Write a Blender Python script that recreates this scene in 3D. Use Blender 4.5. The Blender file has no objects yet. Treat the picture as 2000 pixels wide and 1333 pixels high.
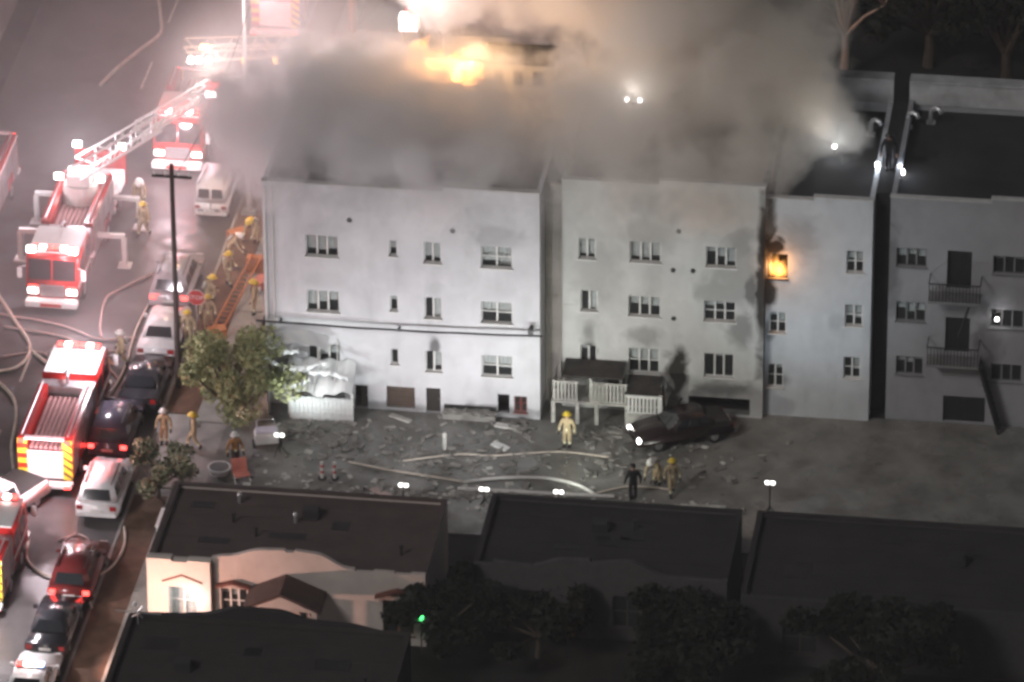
import bpy, bmesh, math, random
from mathutils import Vector, Matrix
R = math.radians
SC = bpy.context.scene
COL = SC.collection

# ------------------------------------------------------------------ camera
cam = bpy.data.cameras.new('camera'); camo = bpy.data.objects.new('camera', cam); COL.objects.link(camo)
TH, PS, RO = R(29), R(8), R(0.3)
fw = Vector((-math.sin(PS)*math.cos(TH), math.cos(PS)*math.cos(TH), -math.sin(TH)))
r0 = Vector((math.cos(PS), math.sin(PS), 0)); u0 = r0.cross(fw)
rt = r0*math.cos(RO) - u0*math.sin(RO); up = r0*math.sin(RO) + u0*math.cos(RO)
m = Matrix((rt, up, -fw)).transposed().to_4x4(); m.translation = (35.27, -260.0, 149.58)
camo.matrix_world = m
cam.sensor_width = 36; cam.lens = 234.0; cam.clip_start = 5; cam.clip_end = 1500
SC.camera = camo

# ------------------------------------------------------------------ world, moonlit sky glow, exposure
W = bpy.data.worlds.new('World'); SC.world = W; W.use_nodes = True
nt = W.node_tree; bg = nt.nodes['Background']
sky = nt.nodes.new('ShaderNodeTexSky'); sky.sky_type = 'NISHITA'; sky.sun_disc = False
SUN_EL, SUN_AZ = 38, 214          # azimuth clockwise from +Y
sky.sun_elevation = R(SUN_EL); sky.sun_rotation = R(SUN_AZ)
sky.dust_density = 4.0; sky.air_density = 1.0
nt.links.new(sky.outputs[0], bg.inputs[0]); bg.inputs[1].default_value = 0.013
sl = bpy.data.lights.new('sun', 'SUN'); sl.energy = 0.8; sl.angle = R(12); sl.color = (1.0, .97, .95)
so = bpy.data.objects.new('sun', sl); COL.objects.link(so)
sd = Vector((math.sin(R(SUN_AZ))*math.cos(R(SUN_EL)), math.cos(R(SUN_AZ))*math.cos(R(SUN_EL)), math.sin(R(SUN_EL))))
so.rotation_euler = sd.to_track_quat('Z', 'Y').to_euler(); so.location = (-40, -60, 80)
vs = SC.view_settings; vs.view_transform = 'Standard'; vs.look = 'None'; vs.exposure = 0; vs.gamma = 1
vs.use_curve_mapping = False
cy = SC.cycles
cy.use_denoising = True
try: cy.denoiser = 'OPENIMAGEDENOISE'
except Exception: pass
cy.pixel_filter_type = 'BLACKMAN_HARRIS'; cy.filter_width = 3.0
cy.max_bounces = 9; cy.diffuse_bounces = 2; cy.glossy_bounces = 2; cy.transmission_bounces = 3
cy.volume_bounces = 5; cy.transparent_max_bounces = 8
cy.volume_step_rate = 2.0; cy.volume_max_steps = 64
cy.sample_clamp_indirect = 3.0; cy.sample_clamp_direct = 20.0
cy.use_adaptive_sampling = True; cy.adaptive_threshold = 0.07
cy.caustics_reflective = False; cy.caustics_refractive = False
RND = random.Random(7)

# ------------------------------------------------------------------ materials
MATS = {}
def pm(name, col, rough=.7, metal=0., var=.18, scale=2.5, bump=0., bscale=30., emit=0., ecol=None, spec=.4):
    if name in MATS: return MATS[name]
    mt = bpy.data.materials.new(name); mt.use_nodes = True; MATS[name] = mt
    n = mt.node_tree.nodes; l = mt.node_tree.links; b = n['Principled BSDF']
    b.inputs['Roughness'].default_value = rough; b.inputs['Metallic'].default_value = metal
    b.inputs['Specular IOR Level'].default_value = spec
    tc = n.new('ShaderNodeTexCoord'); nz = n.new('ShaderNodeTexNoise')
    nz.inputs['Scale'].default_value = scale; nz.inputs['Detail'].default_value = 5; nz.inputs['Roughness'].default_value = .65
    l.new(tc.outputs['Object'], nz.inputs['Vector'])
    mr = n.new('ShaderNodeMapRange'); mr.inputs[1].default_value = .3; mr.inputs[2].default_value = .7
    mr.inputs[3].default_value = 1-var; mr.inputs[4].default_value = 1+var
    l.new(nz.outputs['Fac'], mr.inputs[0])
    mx = n.new('ShaderNodeVectorMath'); mx.operation = 'SCALE'; mx.inputs[0].default_value = col[:3]
    l.new(mr.outputs[0], mx.inputs['Scale']); l.new(mx.outputs[0], b.inputs['Base Color'])
    if bump:
        n2 = n.new('ShaderNodeTexNoise'); n2.inputs['Scale'].default_value = bscale; n2.inputs['Detail'].default_value = 3
        l.new(tc.outputs['Object'], n2.inputs['Vector'])
        bp = n.new('ShaderNodeBump'); bp.inputs['Strength'].default_value = bump; bp.inputs['Distance'].default_value = .02
        l.new(n2.outputs['Fac'], bp.inputs['Height']); l.new(bp.outputs[0], b.inputs['Normal'])
    if emit:
        mt.cycles.emission_sampling = 'NONE'
        b.inputs['Emission Color'].default_value = (*(ecol or col)[:3], 1); b.inputs['Emission Strength'].default_value = emit
    return mt

def wet(mt, lo, hi, scale):
    n = mt.node_tree.nodes; l = mt.node_tree.links; tc = n.new('ShaderNodeTexCoord'); nz = n.new('ShaderNodeTexNoise'); nz.inputs['Scale'].default_value = scale; nz.inputs['Detail'].default_value = 4; l.new(tc.outputs['Object'], nz.inputs['Vector'])
    mr = n.new('ShaderNodeMapRange'); mr.inputs[1].default_value = .45; mr.inputs[2].default_value = .6; mr.inputs[3].default_value = lo; mr.inputs[4].default_value = hi; l.new(nz.outputs['Fac'], mr.inputs[0]); l.new(mr.outputs[0], n['Principled BSDF'].inputs['Roughness'])
def stained(name, col, soots, var=.12):
    """stucco with soot stains: soots = (x, z, rx, rz, strength) in the building's own coordinates"""
    mt = pm(name, col, rough=.9, var=var, scale=.55, bump=.35, bscale=14, spec=.2)
    n = mt.node_tree.nodes; l = mt.node_tree.links; b = n['Principled BSDF']
    src = b.inputs['Base Color'].links[0].from_socket
    tc = n.new('ShaderNodeTexCoord'); sp = n.new('ShaderNodeSeparateXYZ'); l.new(tc.outputs['Object'], sp.inputs[0])
    # rain streaks
    mp = n.new('ShaderNodeMapping'); mp.inputs['Scale'].default_value = (.7, 1, .22); l.new(tc.outputs['Object'], mp.inputs[0])
    st = n.new('ShaderNodeTexNoise'); st.inputs['Scale'].default_value = 1.6; st.inputs['Detail'].default_value = 6; l.new(mp.outputs[0], st.inputs['Vector'])
    sm = n.new('ShaderNodeMapRange'); sm.inputs[1].default_value = .5; sm.inputs[2].default_value = .85; sm.inputs[3].default_value = 0; sm.inputs[4].default_value = .22
    l.new(st.outputs['Fac'], sm.inputs[0])
    nz = n.new('ShaderNodeTexNoise'); nz.inputs['Scale'].default_value = 1.1; nz.inputs['Detail'].default_value = 6; nz.inputs['Distortion'].default_value = .6
    l.new(tc.outputs['Object'], nz.inputs['Vector'])
    acc = sm.outputs[0]
    def math_(op, a, bb=None, clamp=False):
        q = n.new('ShaderNodeMath'); q.operation = op; q.use_clamp = clamp
        for i, v in enumerate((a, bb)):
            if v is None: continue
            if isinstance(v, (int, float)): q.inputs[i].default_value = v
            else: l.new(v, q.inputs[i])
        return q.outputs[0]
    for (x, z, rx, rz, s) in soots:
        dx = math_('DIVIDE', math_('SUBTRACT', sp.outputs[0], x), rx); dz = math_('DIVIDE', math_('SUBTRACT', sp.outputs[2], z), rz)
        d = math_('SQRT', math_('ADD', math_('MULTIPLY', dx, dx), math_('MULTIPLY', dz, dz)))
        k = math_('ADD', math_('MULTIPLY', math_('SUBTRACT', 1.0, d), 1.5), math_('MULTIPLY', math_('SUBTRACT', nz.outputs['Fac'], .5), 2.4))
        k = math_('MULTIPLY', math_('MULTIPLY', k, 1.2, True), s, True)
        acc = math_('MAXIMUM', acc, k)
    mix = n.new('ShaderNodeMix'); mix.data_type = 'RGBA'; l.new(acc, mix.inputs['Factor'])
    l.new(src, mix.inputs['A']); mix.inputs['B'].default_value = (.028, .024, .02, 1)
    l.new(mix.outputs['Result'], b.inputs['Base Color'])
    return mt

def glass(name, tint=(.12, .125, .13), trans=.86):
    if name in MATS: return MATS[name]
    mt = bpy.data.materials.new(name); mt.use_nodes = True; MATS[name] = mt
    n = mt.node_tree.nodes; l = mt.node_tree.links; n.remove(n['Principled BSDF']); out = n['Material Output']
    tr = n.new('ShaderNodeBsdfTransparent'); tr.inputs[0].default_value = (.93, .95, .95, 1)
    pb = n.new('ShaderNodeBsdfPrincipled'); pb.inputs['Base Color'].default_value = (*tint, 1); pb.inputs['Roughness'].default_value = .12
    nz = n.new('ShaderNodeTexNoise'); nz.inputs['Scale'].default_value = 1.4
    tc = n.new('ShaderNodeTexCoord'); l.new(tc.outputs['Object'], nz.inputs['Vector'])
    bp = n.new('ShaderNodeBump'); bp.inputs['Strength'].default_value = .06; l.new(nz.outputs['Fac'], bp.inputs['Height']); l.new(bp.outputs[0], pb.inputs['Normal'])
    ms = n.new('ShaderNodeMixShader'); ms.inputs[0].default_value = 1-trans
    l.new(tr.outputs[0], ms.inputs[1]); l.new(pb.outputs[0], ms.inputs[2]); l.new(ms.outputs[0], out.inputs[0])
    return mt

white_paint = pm('white_paint', (.75, .75, .73), .35, var=.06, spec=.5)
white_car = pm('white_car_paint', (.78, .78, .78), .22, var=.03, spec=.6)
trim_white = pm('white_trim', (.72, .71, .68), .6, var=.08)
black = pm('black_rubber', (.02, .02, .02), .8, var=.3, scale=8)
dark_metal = pm('dark_metal', (.05, .05, .05), .5, .6)
steel = pm('brushed_steel', (.55, .55, .56), .35, .85, var=.1)
alu = pm('aluminium', (.7, .7, .7), .4, .7, var=.08)
red = pm('fire_red_paint', (.42, .022, .02), .25, var=.08, spec=.6)
dred = pm('dark_red_paint', (.13, .02, .02), .25, var=.08, spec=.6)
darkcar = pm('charcoal_car_paint', (.03, .03, .035), .2, var=.1, spec=.6)
purplecar = pm('deep_violet_grey_paint', (.06, .055, .075), .22, var=.1, spec=.6)
silver = pm('silver_car_paint', (.5, .5, .52), .25, .4, var=.05, spec=.6)
yellow = pm('reflective_yellow', (.75, .6, .05), .4, var=.08)
chevred = pm('reflective_red', (.5, .04, .02), .4, var=.08)
carglass = pm('car_glass', (.015, .017, .02), .08, var=.1, spec=.7)
lensred = pm('tail_lamp_red', (.5, .01, .01), .2, emit=7, ecol=(1, .06, .05))
lensoff = pm('tail_lamp_unlit', (.35, .02, .02), .2)
lenswhite = pm('lit_white_lamp', (.9, .9, .9), .2, emit=14, ecol=(1, .95, .9))
lensclear = pm('unlit_headlamp', (.6, .6, .6), .15)
lensblue = pm('lit_blue_lamp', (.2, .3, .9), .2, emit=6, ecol=(.45, .6, 1))
lensamber = pm('lit_amber_lamp', (.9, .5, .1), .2, emit=9, ecol=(1, .5, .15))
wood = pm('orange_wood', (.45, .17, .06), .6, var=.25, scale=4)
concrete = pm('concrete', (.30, .29, .27), .9, var=.22, scale=1.2, bump=.3, bscale=20)
tan = pm('turnout_tan', (.50, .40, .24), .85, var=.2, scale=9, bump=.3)
refl = pm('reflective_tape', (.85, .85, .6), .4, var=.05)
bootm = pm('boot_black', (.02, .02, .02), .6)
skin = pm('skin', (.42, .25, .18), .6, var=.08)
navy = pm('dark_uniform', (.02, .02, .025), .85, var=.2)
orange_cloth = pm('orange_brown_turnout', (.42, .2, .07), .85, var=.2, scale=9)
hivis = pm('high_visibility_lime', (.5, .75, .05), .7)
helm_y = pm('helmet_yellow', (.75, .55, .05), .35)
helm_w = pm('helmet_white', (.78, .77, .72), .35)
helm_b = pm('helmet_black', (.03, .03, .03), .35)
tankm = pm('air_tank', (.55, .55, .5), .35, .3)

# ------------------------------------------------------------------ mesh helpers
class MB:
    def __init__(s): s.v = []; s.f = []
    def add(s, vs_, fs_):
        o = len(s.v); s.v += [tuple(p) for p in vs_]; s.f += [tuple(i+o for i in q) for q in fs_]; return s
    def box(s, x0, x1, y0, y1, z0, z1, T=None):
        p = [Vector(q) for q in ((x0,y0,z0),(x1,y0,z0),(x1,y1,z0),(x0,y1,z0),(x0,y0,z1),(x1,y0,z1),(x1,y1,z1),(x0,y1,z1))]
        if T: p = [T @ q for q in p]
        return s.add(p, [(0,3,2,1),(4,5,6,7),(0,1,5,4),(1,2,6,5),(2,3,7,6),(3,0,4,7)])
    def hexa(s, lo, hi):   # lo/hi: 4 points each, ccw from above
        return s.add(list(lo)+list(hi), [(0,3,2,1),(4,5,6,7),(0,1,5,4),(1,2,6,5),(2,3,7,6),(3,0,4,7)])
    def tube(s, pts, rad, n=8, cap=True):
        pts = [Vector(p) for p in pts]; k = len(pts)
        rr = rad if isinstance(rad, (list, tuple)) else [rad]*k
        vs_, fs_ = [], []; prev = None
        for i, p in enumerate(pts):
            t = (pts[min(i+1, k-1)] - pts[max(i-1, 0)])
            t = t.normalized() if t.length > 1e-6 else Vector((0, 0, 1))
            a = prev - t*prev.dot(t) if prev is not None else (Vector((0,0,1)) if abs(t.z) < .9 else Vector((1,0,0)))
            a = (a - t*a.dot(t)).normalized(); b = t.cross(a); prev = a
            for j in range(n):
                q = 2*math.pi*j/n; vs_.append(p + (a*math.cos(q) + b*math.sin(q))*rr[i])
        for i in range(k-1):
            for j in range(n):
                fs_.append((i*n+j, i*n+(j+1) % n, (i+1)*n+(j+1) % n, (i+1)*n+j))
        if cap: fs_.append(tuple(reversed(range(n)))); fs_.append(tuple(range((k-1)*n, k*n)))
        return s.add(vs_, fs_)
    def prism(s, poly, axis, a, b):   # poly in the two other axes
        def P(u, v, w): return {'x': (w, u, v), 'y': (u, w, v), 'z': (u, v, w)}[axis]
        n = len(poly)
        vs_ = [P(u, v, a) for u, v in poly] + [P(u, v, b) for u, v in poly]
        fs_ = [tuple(reversed(range(n))), tuple(range(n, 2*n))] + [(i, (i+1) % n, n+(i+1) % n, n+i) for i in range(n)]
        return s.add(vs_, fs_)
    def ball(s, c, r, nu=10, nv=6):
        r = r if isinstance(r, (tuple, list)) else (r, r, r)
        vs_ = [(c[0], c[1], c[2]-r[2])]; fs_ = []
        for i in range(1, nv):
            a = math.pi*i/nv
            for j in range(nu):
                q = 2*math.pi*j/nu; vs_.append((c[0]+r[0]*math.sin(a)*math.cos(q), c[1]+r[1]*math.sin(a)*math.sin(q), c[2]-r[2]*math.cos(a)))
        vs_.append((c[0], c[1], c[2]+r[2])); L = len(vs_)-1
        for j in range(nu):
            fs_.append((0, 1+(j+1) % nu, 1+j)); fs_.append((L, 1+(nv-2)*nu+j, 1+(nv-2)*nu+(j+1) % nu))
        for i in range(nv-2):
            for j in range(nu):
                a = 1+i*nu; fs_.append((a+j, a+(j+1) % nu, a+nu+(j+1) % nu, a+nu+j))
        return s.add(vs_, fs_)
    def build(s, name, mat, parent=None, bevel=0, seg=2, smooth=False, merge=False):
        me = bpy.data.meshes.new(name); me.from_pydata(s.v, [], s.f)
        bm = bmesh.new(); bm.from_mesh(me)
        if merge: bmesh.ops.remove_doubles(bm, verts=bm.verts, dist=1e-4)
        bmesh.ops.recalc_face_normals(bm, faces=bm.faces)
        if bevel:
            es = [e for e in bm.edges if len(e.link_faces) == 2 and e.calc_face_angle() > .35]
            bmesh.ops.bevel(bm, geom=es, offset=bevel, segments=seg, affect='EDGES', clamp_overlap=True)
        if smooth:
            for f in bm.faces: f.smooth = True
        bm.to_mesh(me); bm.free()
        for q in (mat if isinstance(mat, (list, tuple)) else [mat]): me.materials.append(q)
        o = bpy.data.objects.new(name, me); COL.objects.link(o)
        if parent: o.parent = parent
        return o
def tag(o, label=None, cat=None, group=None, kind=None):
    for k, v in (('label', label), ('category', cat), ('group', group), ('kind', kind)):
        if v: o[k] = v
    return o
def thing(name, label, cat, loc=(0,0,0), rz=0, group=None):
    o = bpy.data.objects.new(name, None); COL.objects.link(o); o.location = loc; o.rotation_euler = (0, 0, rz); o.empty_display_size = .2
    return tag(o, label, cat, group)
def copy_tree(o, parent=None):
    c = o.copy(); COL.objects.link(c)
    if parent: c.parent = parent
    for ch in list(o.children): copy_tree(ch, c)
    return c
def lamp(name, kind, loc, energy, color, parent=None, size=.25, aim=None, cone=110, blend=.6):
    L = bpy.data.lights.new(name, kind); L.energy = energy; L.color = color
    if kind in ('POINT', 'SPOT'): L.shadow_soft_size = size
    if kind == 'SPOT': L.spot_size = R(cone); L.spot_blend = blend
    o = bpy.data.objects.new(name, L); COL.objects.link(o); o.location = loc
    if aim is not None: o.rotation_euler = (Vector(loc)-Vector(aim)).to_track_quat('Z', 'Y').to_euler()
    if parent: o.parent = parent
    return o
WARMPINK = (1.0, .87, .97); WHITE = (.98, .98, 1.0); REDL = (1.0, .08, .06); SOD = (1.0, .55, .25)

# ------------------------------------------------------------------ the setting
asphalt = pm('asphalt', (.085, .08, .08), .88, var=.35, scale=.35, bump=.4, bscale=25)
court = pm('court_paving', (.2, .195, .18), .85, var=.4, scale=.5, bump=.3, bscale=18)
wet(asphalt, .3, .85, .25); wet(court, .18, .85, .35)
soil = pm('dark_soil', (.02, .02, .018), .95, var=.4, scale=.6)
dirt = pm('parkway_dirt', (.13, .075, .05), .95, var=.35, scale=1.4, bump=.4)
def sheet(name, x0, x1, y0, y1, z, mat, kind='structure', th=.02):
    return tag(MB().box(x0, x1, y0, y1, z-th, z).build(name, mat), kind=kind)
sheet('ground', -75, 75, -285, 120, 0, soil, th=.3)
sheet('road', -31.0, -17.15, -60, 110, .006, asphalt, th=.005)
sheet('driveway', -14.05, 32, -10.5, 2.1, .05, court, th=.049)
tag(MB().box(-17.15, -14.05, -9, -1.6, .02, .05).box(-17.15, -14.05, -9, -8.98, 0, .05).build('driveway_apron', concrete), kind='structure')
kerb = MB()
for a, b in ((-60, -9), (-1.6, 60)): kerb.box(-17.15, -17.0, a, b, 0, .13)
tag(kerb.build('kerb', concrete, bevel=.02), kind='structure')
pk = MB().box(-17.0, -15.5, -60, -9.05, 0, .1).box(-17.0, -15.5, -1.55, 60, 0, .1)
tag(pk.build('parkway_strip', dirt), kind='structure')
sw = tag(MB().box(-15.5, -14.05, -60, -9.05, 0, .095).box(-15.5, -14.05, -1.55, 60, 0, .095).build('sidewalk', concrete), kind='structure')
slab_me = None
for i in range(46):
    y = -30 + i*1.5
    if -10.6 < y < -1.5: continue
    if slab_me is None:
        o = MB().box(-.715, .715, -.735, .735, -.02, .02).build('paving_slab', pm('slab_concrete', (.33, .32, .29), .9, var=.2, scale=1.1, bump=.3), sw, bevel=.012, seg=1); slab_me = o.data
    else:
        o = bpy.data.objects.new('paving_slab', slab_me); COL.objects.link(o); o.parent = sw
    o.location = (-14.775, y, .1 + RND.uniform(-.006, .008))
# painted road lines far up the street
ln = MB()
for k in range(9): ln.box(-24.2, -24.08, -22+k*7.5, -19+k*7.5, .0065, .010)
tag(ln.build('lane_marking', pm('road_paint', (.5, .48, .42), .8, var=.3, scale=6)), kind='structure')

# ------------------------------------------------------------------ buildings
dark_in = pm('dark_interior', (.03, .028, .026), .95)
blindm = pm('window_blind', (.82, .8, .78), .8, var=.12, scale=5)
curtain = pm('pale_curtain', (.85, .84, .82), .9, var=.15, scale=4)
wg = glass('window_glass'); roofm = pm('tar_roof', (.026, .025, .025), .95, var=.45, scale=.5, bump=.5, bscale=12)
def wall_holes(x0, x1, z0, z1, y0, y1, holes):
    mb = MB(); xs = sorted({x0, x1, *[h[0] for h in holes], *[h[1] for h in holes]}); zs = sorted({z0, z1, *[h[2] for h in holes], *[h[3] for h in holes]})
    def hole(i, k):
        if i < 0 or k < 0 or i >= len(xs)-1 or k >= len(zs)-1: return True
        cx, cz = (xs[i]+xs[i+1])/2, (zs[k]+zs[k+1])/2
        return any(h[0] < cx < h[1] and h[2] < cz < h[3] for h in holes)
    for i in range(len(xs)-1):
        for k in range(len(zs)-1):
            if hole(i, k): continue
            a, b, c, d = xs[i], xs[i+1], zs[k], zs[k+1]
            mb.add([(a,y0,c),(b,y0,c),(b,y0,d),(a,y0,d)], [(0,1,2,3)]); mb.add([(a,y1,c),(b,y1,c),(b,y1,d),(a,y1,d)], [(3,2,1,0)])
            if hole(i-1, k): mb.add([(a,y0,c),(a,y0,d),(a,y1,d),(a,y1,c)], [(0,1,2,3)])
            if hole(i+1, k): mb.add([(b,y0,c),(b,y1,c),(b,y1,d),(b,y0,d)], [(0,1,2,3)])
            if hole(i, k-1): mb.add([(a,y0,c),(a,y1,c),(b,y1,c),(b,y0,c)], [(0,1,2,3)])
            if hole(i, k+1): mb.add([(a,y0,d),(b,y0,d),(b,y1,d),(a,y1,d)], [(0,1,2,3)])
    return mb
def window(par, x0, x1, z0, z1, yf, bays, blinds, sash=True, frame=None, burnt=False):
    """frame set back in the opening; each pane, blind and the sill a piece of its own"""
    fm = frame or trim_white; t = .05; ya, yb = yf+.11, yf+.19
    mb = MB().box(x0, x1, ya, yb, z0, z0+t).box(x0, x1, ya, yb, z1-t, z1).box(x0, x0+t, ya, yb, z0+t, z1-t).box(x1-t, x1, ya, yb, z0+t, z1-t)
    w = (x1-x0-2*t)/bays
    for i in range(1, bays): mb.box(x0+t+w*i-.04, x0+t+w*i+.04, ya, yb, z0+t, z1-t)
    if sash:
        for i in range(bays): mb.box(x0+t+w*i+.04*(i > 0), x0+t+w*(i+1)-.04*(i < bays-1), ya+.015, yb-.01, (z0+z1)/2-.022, (z0+z1)/2+.022)
    wo = mb.build('window', fm, par)
    MB().box(x0-.06, x1+.06, yf-.07, yf+.108, z0-.06, z0-.002).build('sill', fm, wo)
    for i in range(bays):
        a, b = x0+t+w*i+.03*(i > 0), x0+t+w*(i+1)-.03*(i < bays-1)
        if not burnt: MB().box(a-.01, b+.01, yb-.035, yb-.027, z0+t-.01, z1-t+.01).build('pane', wg, wo)
        bl = blinds[i] if i < len(blinds) else 0
        if bl > 0:
            zb = z1-t-(z1-z0-2*t)*bl
            mbb = MB()
            if RND.random() < .5:
                n = max(2, int((z1-zb)/.07))
                for k in range(n): mbb.box(a-.02, b+.02, yb+.03, yb+.05, z1-t-(k+.92)*(z1-t-zb)/n, z1-t-k*(z1-t-zb)/n)
                mbb.build('blind', blindm, wo)
            else:
                n = 7
                for k in range(n): 
                    q = a-.02+(b-a+.04)*k/n; mbb.hexa([(q,yb+.03+.03*(k%2),zb),(q+(b-a+.04)/n,yb+.06-.03*(k%2),zb),(q+(b-a+.04)/n,yb+.08-.03*(k%2),zb),(q,yb+.05+.03*(k%2),zb)],
                                                     [(q,yb+.03+.03*(k%2),z1-t),(q+(b-a+.04)/n,yb+.06-.03*(k%2),z1-t),(q+(b-a+.04)/n,yb+.08-.03*(k%2),z1-t),(q,yb+.05+.03*(k%2),z1-t)])
                mbb.build('curtain', curtain, wo)
    return wo
pale_roof = pm('grey_cap_sheet_roof', (.21, .185, .185), .95, var=.3, scale=.4, bump=.4, bscale=9)
def shell(root, x0, x1, yf, yb, top, wall, holes, steps=None, z0=0, roofmat=None):
    """front wall with openings, side and rear walls, roof deck behind a parapet"""
    steps = steps or [(x0, x1, top)]; base = min(s[2] for s in steps)-.02
    wall_holes(x0, x1, z0, base, yf, yf+.22, holes).build('front_wall', wall, root, merge=True)
    MB().box(x0, x0+.22, yf+.222, yb, z0, base).build('side_wall', wall, root); MB().box(x1-.22, x1, yf+.222, yb, z0, base).build('side_wall', wall, root)
    MB().box(x0+.222, x1-.222, yb-.22, yb, z0, base).build('rear_wall', wall, root)
    par = MB()
    for (a, b, t) in steps: par.box(a, b, yf-.012, yf+.24, base-.0, t)
    par.build('parapet', wall, root, bevel=.015, seg=1)
    rf = MB().box(x0+.225, x1-.225, yf+.25, yb-.225, base-.75, base-.55).build('roof', roofmat or roofm, root)
    cap = MB()
    for (a, b, t) in steps: cap.box(a-.03, b+.03, yf-.04, yf+.27, t+.002, t+.05)
    cap.build('coping', pm('coping_metal', (.55, .54, .52), .6), root)
    MB().box(x0+.3, x1-.3, yf+1.3, yf+1.4, z0, base-.8).build('dark_backing', dark_in, root)  # dark sheet: the gloom of unlit rooms put in as colour
    return rf

# --- building A : left block
wallA = stained('stucco_warm_white', (.655, .655, .675), [(-4.85, 3.5, .35, .75, .75), (-9.9, 9.2, 1.6, .7, .12), (-2, .35, 3, .4, .6), (-7.5, .2, 4, .35, .55), (-1.9, 9.3, 1.6, .8, .28), (-7, 10.8, 6, .9, .2), (-9.9, 6.6, 1.3, .5, .12), (-4.8, 6.5, .5, .6, .15), (-1.9, 6.5, 1.0, .5, .1)])
A = thing('apartment_building', 'wide pale three storey apartment block nearest the street, dark cable across its front', 'building')
hA = []; WA = []
for k, (zt, dz) in enumerate(((8.84, 1.08), (6.02, 1.1), (3.26, 1.02))):
    WA += [(-10.62, -9.14, zt-dz, zt, 3, ((.72, .78, .7), (.75, .6, .5), (.2, .6, .5))[k], 0), (-6.82, -6.46, zt-.82, zt-.02, 1, ((.6,), (.35,), (0,))[k], 1),
           (-5.24, -4.46, zt-1.08, zt, 2, ((.75, .85), (0, 1.0), (0, .8))[k], 2), (-2.66, -1.24, zt-1.12, zt-.03, 2, ((.75, .95), (.5, .6), (.6, .65))[k], 3)]
hA += [w[:4] for w in WA]
base_holes = [(-8.5, -7.9, .06, 1.26), (-7.04, -5.74, .2, 1.3), (-5.22, -4.56, .06, 1.34), (-1.94, -1.4, .3, 1.25), (-1.18, -.6, .38, 1.2)]
hA += base_holes
rfA = shell(A, -12.56, 0, 0, 13.2, 11.5, wallA, hA, [(-12.56, -4.35, 11.42), (-4.35, 0, 11.62)], 0, pale_roof)
for w in WA: window(A, w[0], w[1], w[2], w[3], 0, w[4], w[5], sash=(w[6] == 3))
gdoor = pm('brown_garage_door', (.10, .07, .055), .6, var=.2)
for i, (a, b, c, d) in enumerate(base_holes):
    if i == 1:
        gd = MB().box(a, b, .16, .2, c, d).build('garage_door', gdoor, A)
        for k in range(4): MB().box(a+.03, b-.03, .14, .158, c+.03+k*(d-c)/4, c-.03+(k+1)*(d-c)/4).build('door_panel', gdoor, gd, bevel=.01, seg=1)
    elif i in (0, 2): 
        dd = MB().box(a+.28 if i == 0 else a, b, .17, .21, c, d).build('door', pm('dark_brown_door', (.035, .03, .025), .6), A)
        MB().ball((b-.08, .15, (c+d)/2), .03).build('door_knob', steel, dd)
    elif i == 4: window(A, a, b, c, d, 0, 2, (0, 0), frame=pm('red_window_frame', (.2, .05, .04), .6))
for (x, z) in ((-8.6, 9.72), (-3.93, 9.5)):
    v = MB().tube([(x, -.03, z), (x, .1, z)], .12, 12).build('vent', dark_metal, A)
MB().tube([(-12.44, -.08, .1), (-12.44, -.08, 11.2)], .055, 8).build('downspout', trim_white, A)
MB().tube([(-12.1, -.06, 4.2), (-12.1, -.06, 11.2)], .035, 8).build('conduit', trim_white, A)
# planter ledge under the right half
MB().box(-4.4, -1.98, -.55, -.012, .05, .34).build('planter', concrete, A, bevel=.02)
MB().box(-4.4, -2.0, -.012, .02, .36, .56).build('recess_shade', black, A)  # black strip: shade of the low recess put in as colour
# rooftop stair house lit by the flames
bh = MB().box(-4.1, -.9, 11.2, 13.0, 10.6, 12.35).build('stair_house', pm('stair_house_stucco', (.6, .55, .48), .9), A)
MB().box(-4.2, -.8, 11.1, 13.1, 12.355, 12.47).build('stair_house_roof', roofm, bh)
for x in (-3.4, -2.5, -1.6): MB().box(x-.2, x+.2, 11.16, 11.196, 11.3, 12.0).build('louvre', dark_metal, bh)

# cable strung along the front of A
pts = [(-12.9+13.05*i/24, -.32-.02*math.sin(i), 4.46-.1*math.sin(math.pi*i/24)+.1*i/24) for i in range(25)]
cab = thing('facade_cable', 'thick dark cable strung across the front of the wide left block', 'cable', (0, 0, 0))
MB().tube(pts, .055, 6).build('cable', black, cab)
MB().tube([(-.38, -.02, 4.85), (-.38, -.35, 4.85)], .09, 8).box(-.5, -.26, -.4, -.3, 4.62, 4.9).build('insulator', dark_metal, cab)
for q in (2, 12, 23): MB().box(pts[q][0]-.04, pts[q][0]+.04, -.36, -.002, pts[q][2]-.05, pts[q][2]+.05).build('bracket', dark_metal, cab)

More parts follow.
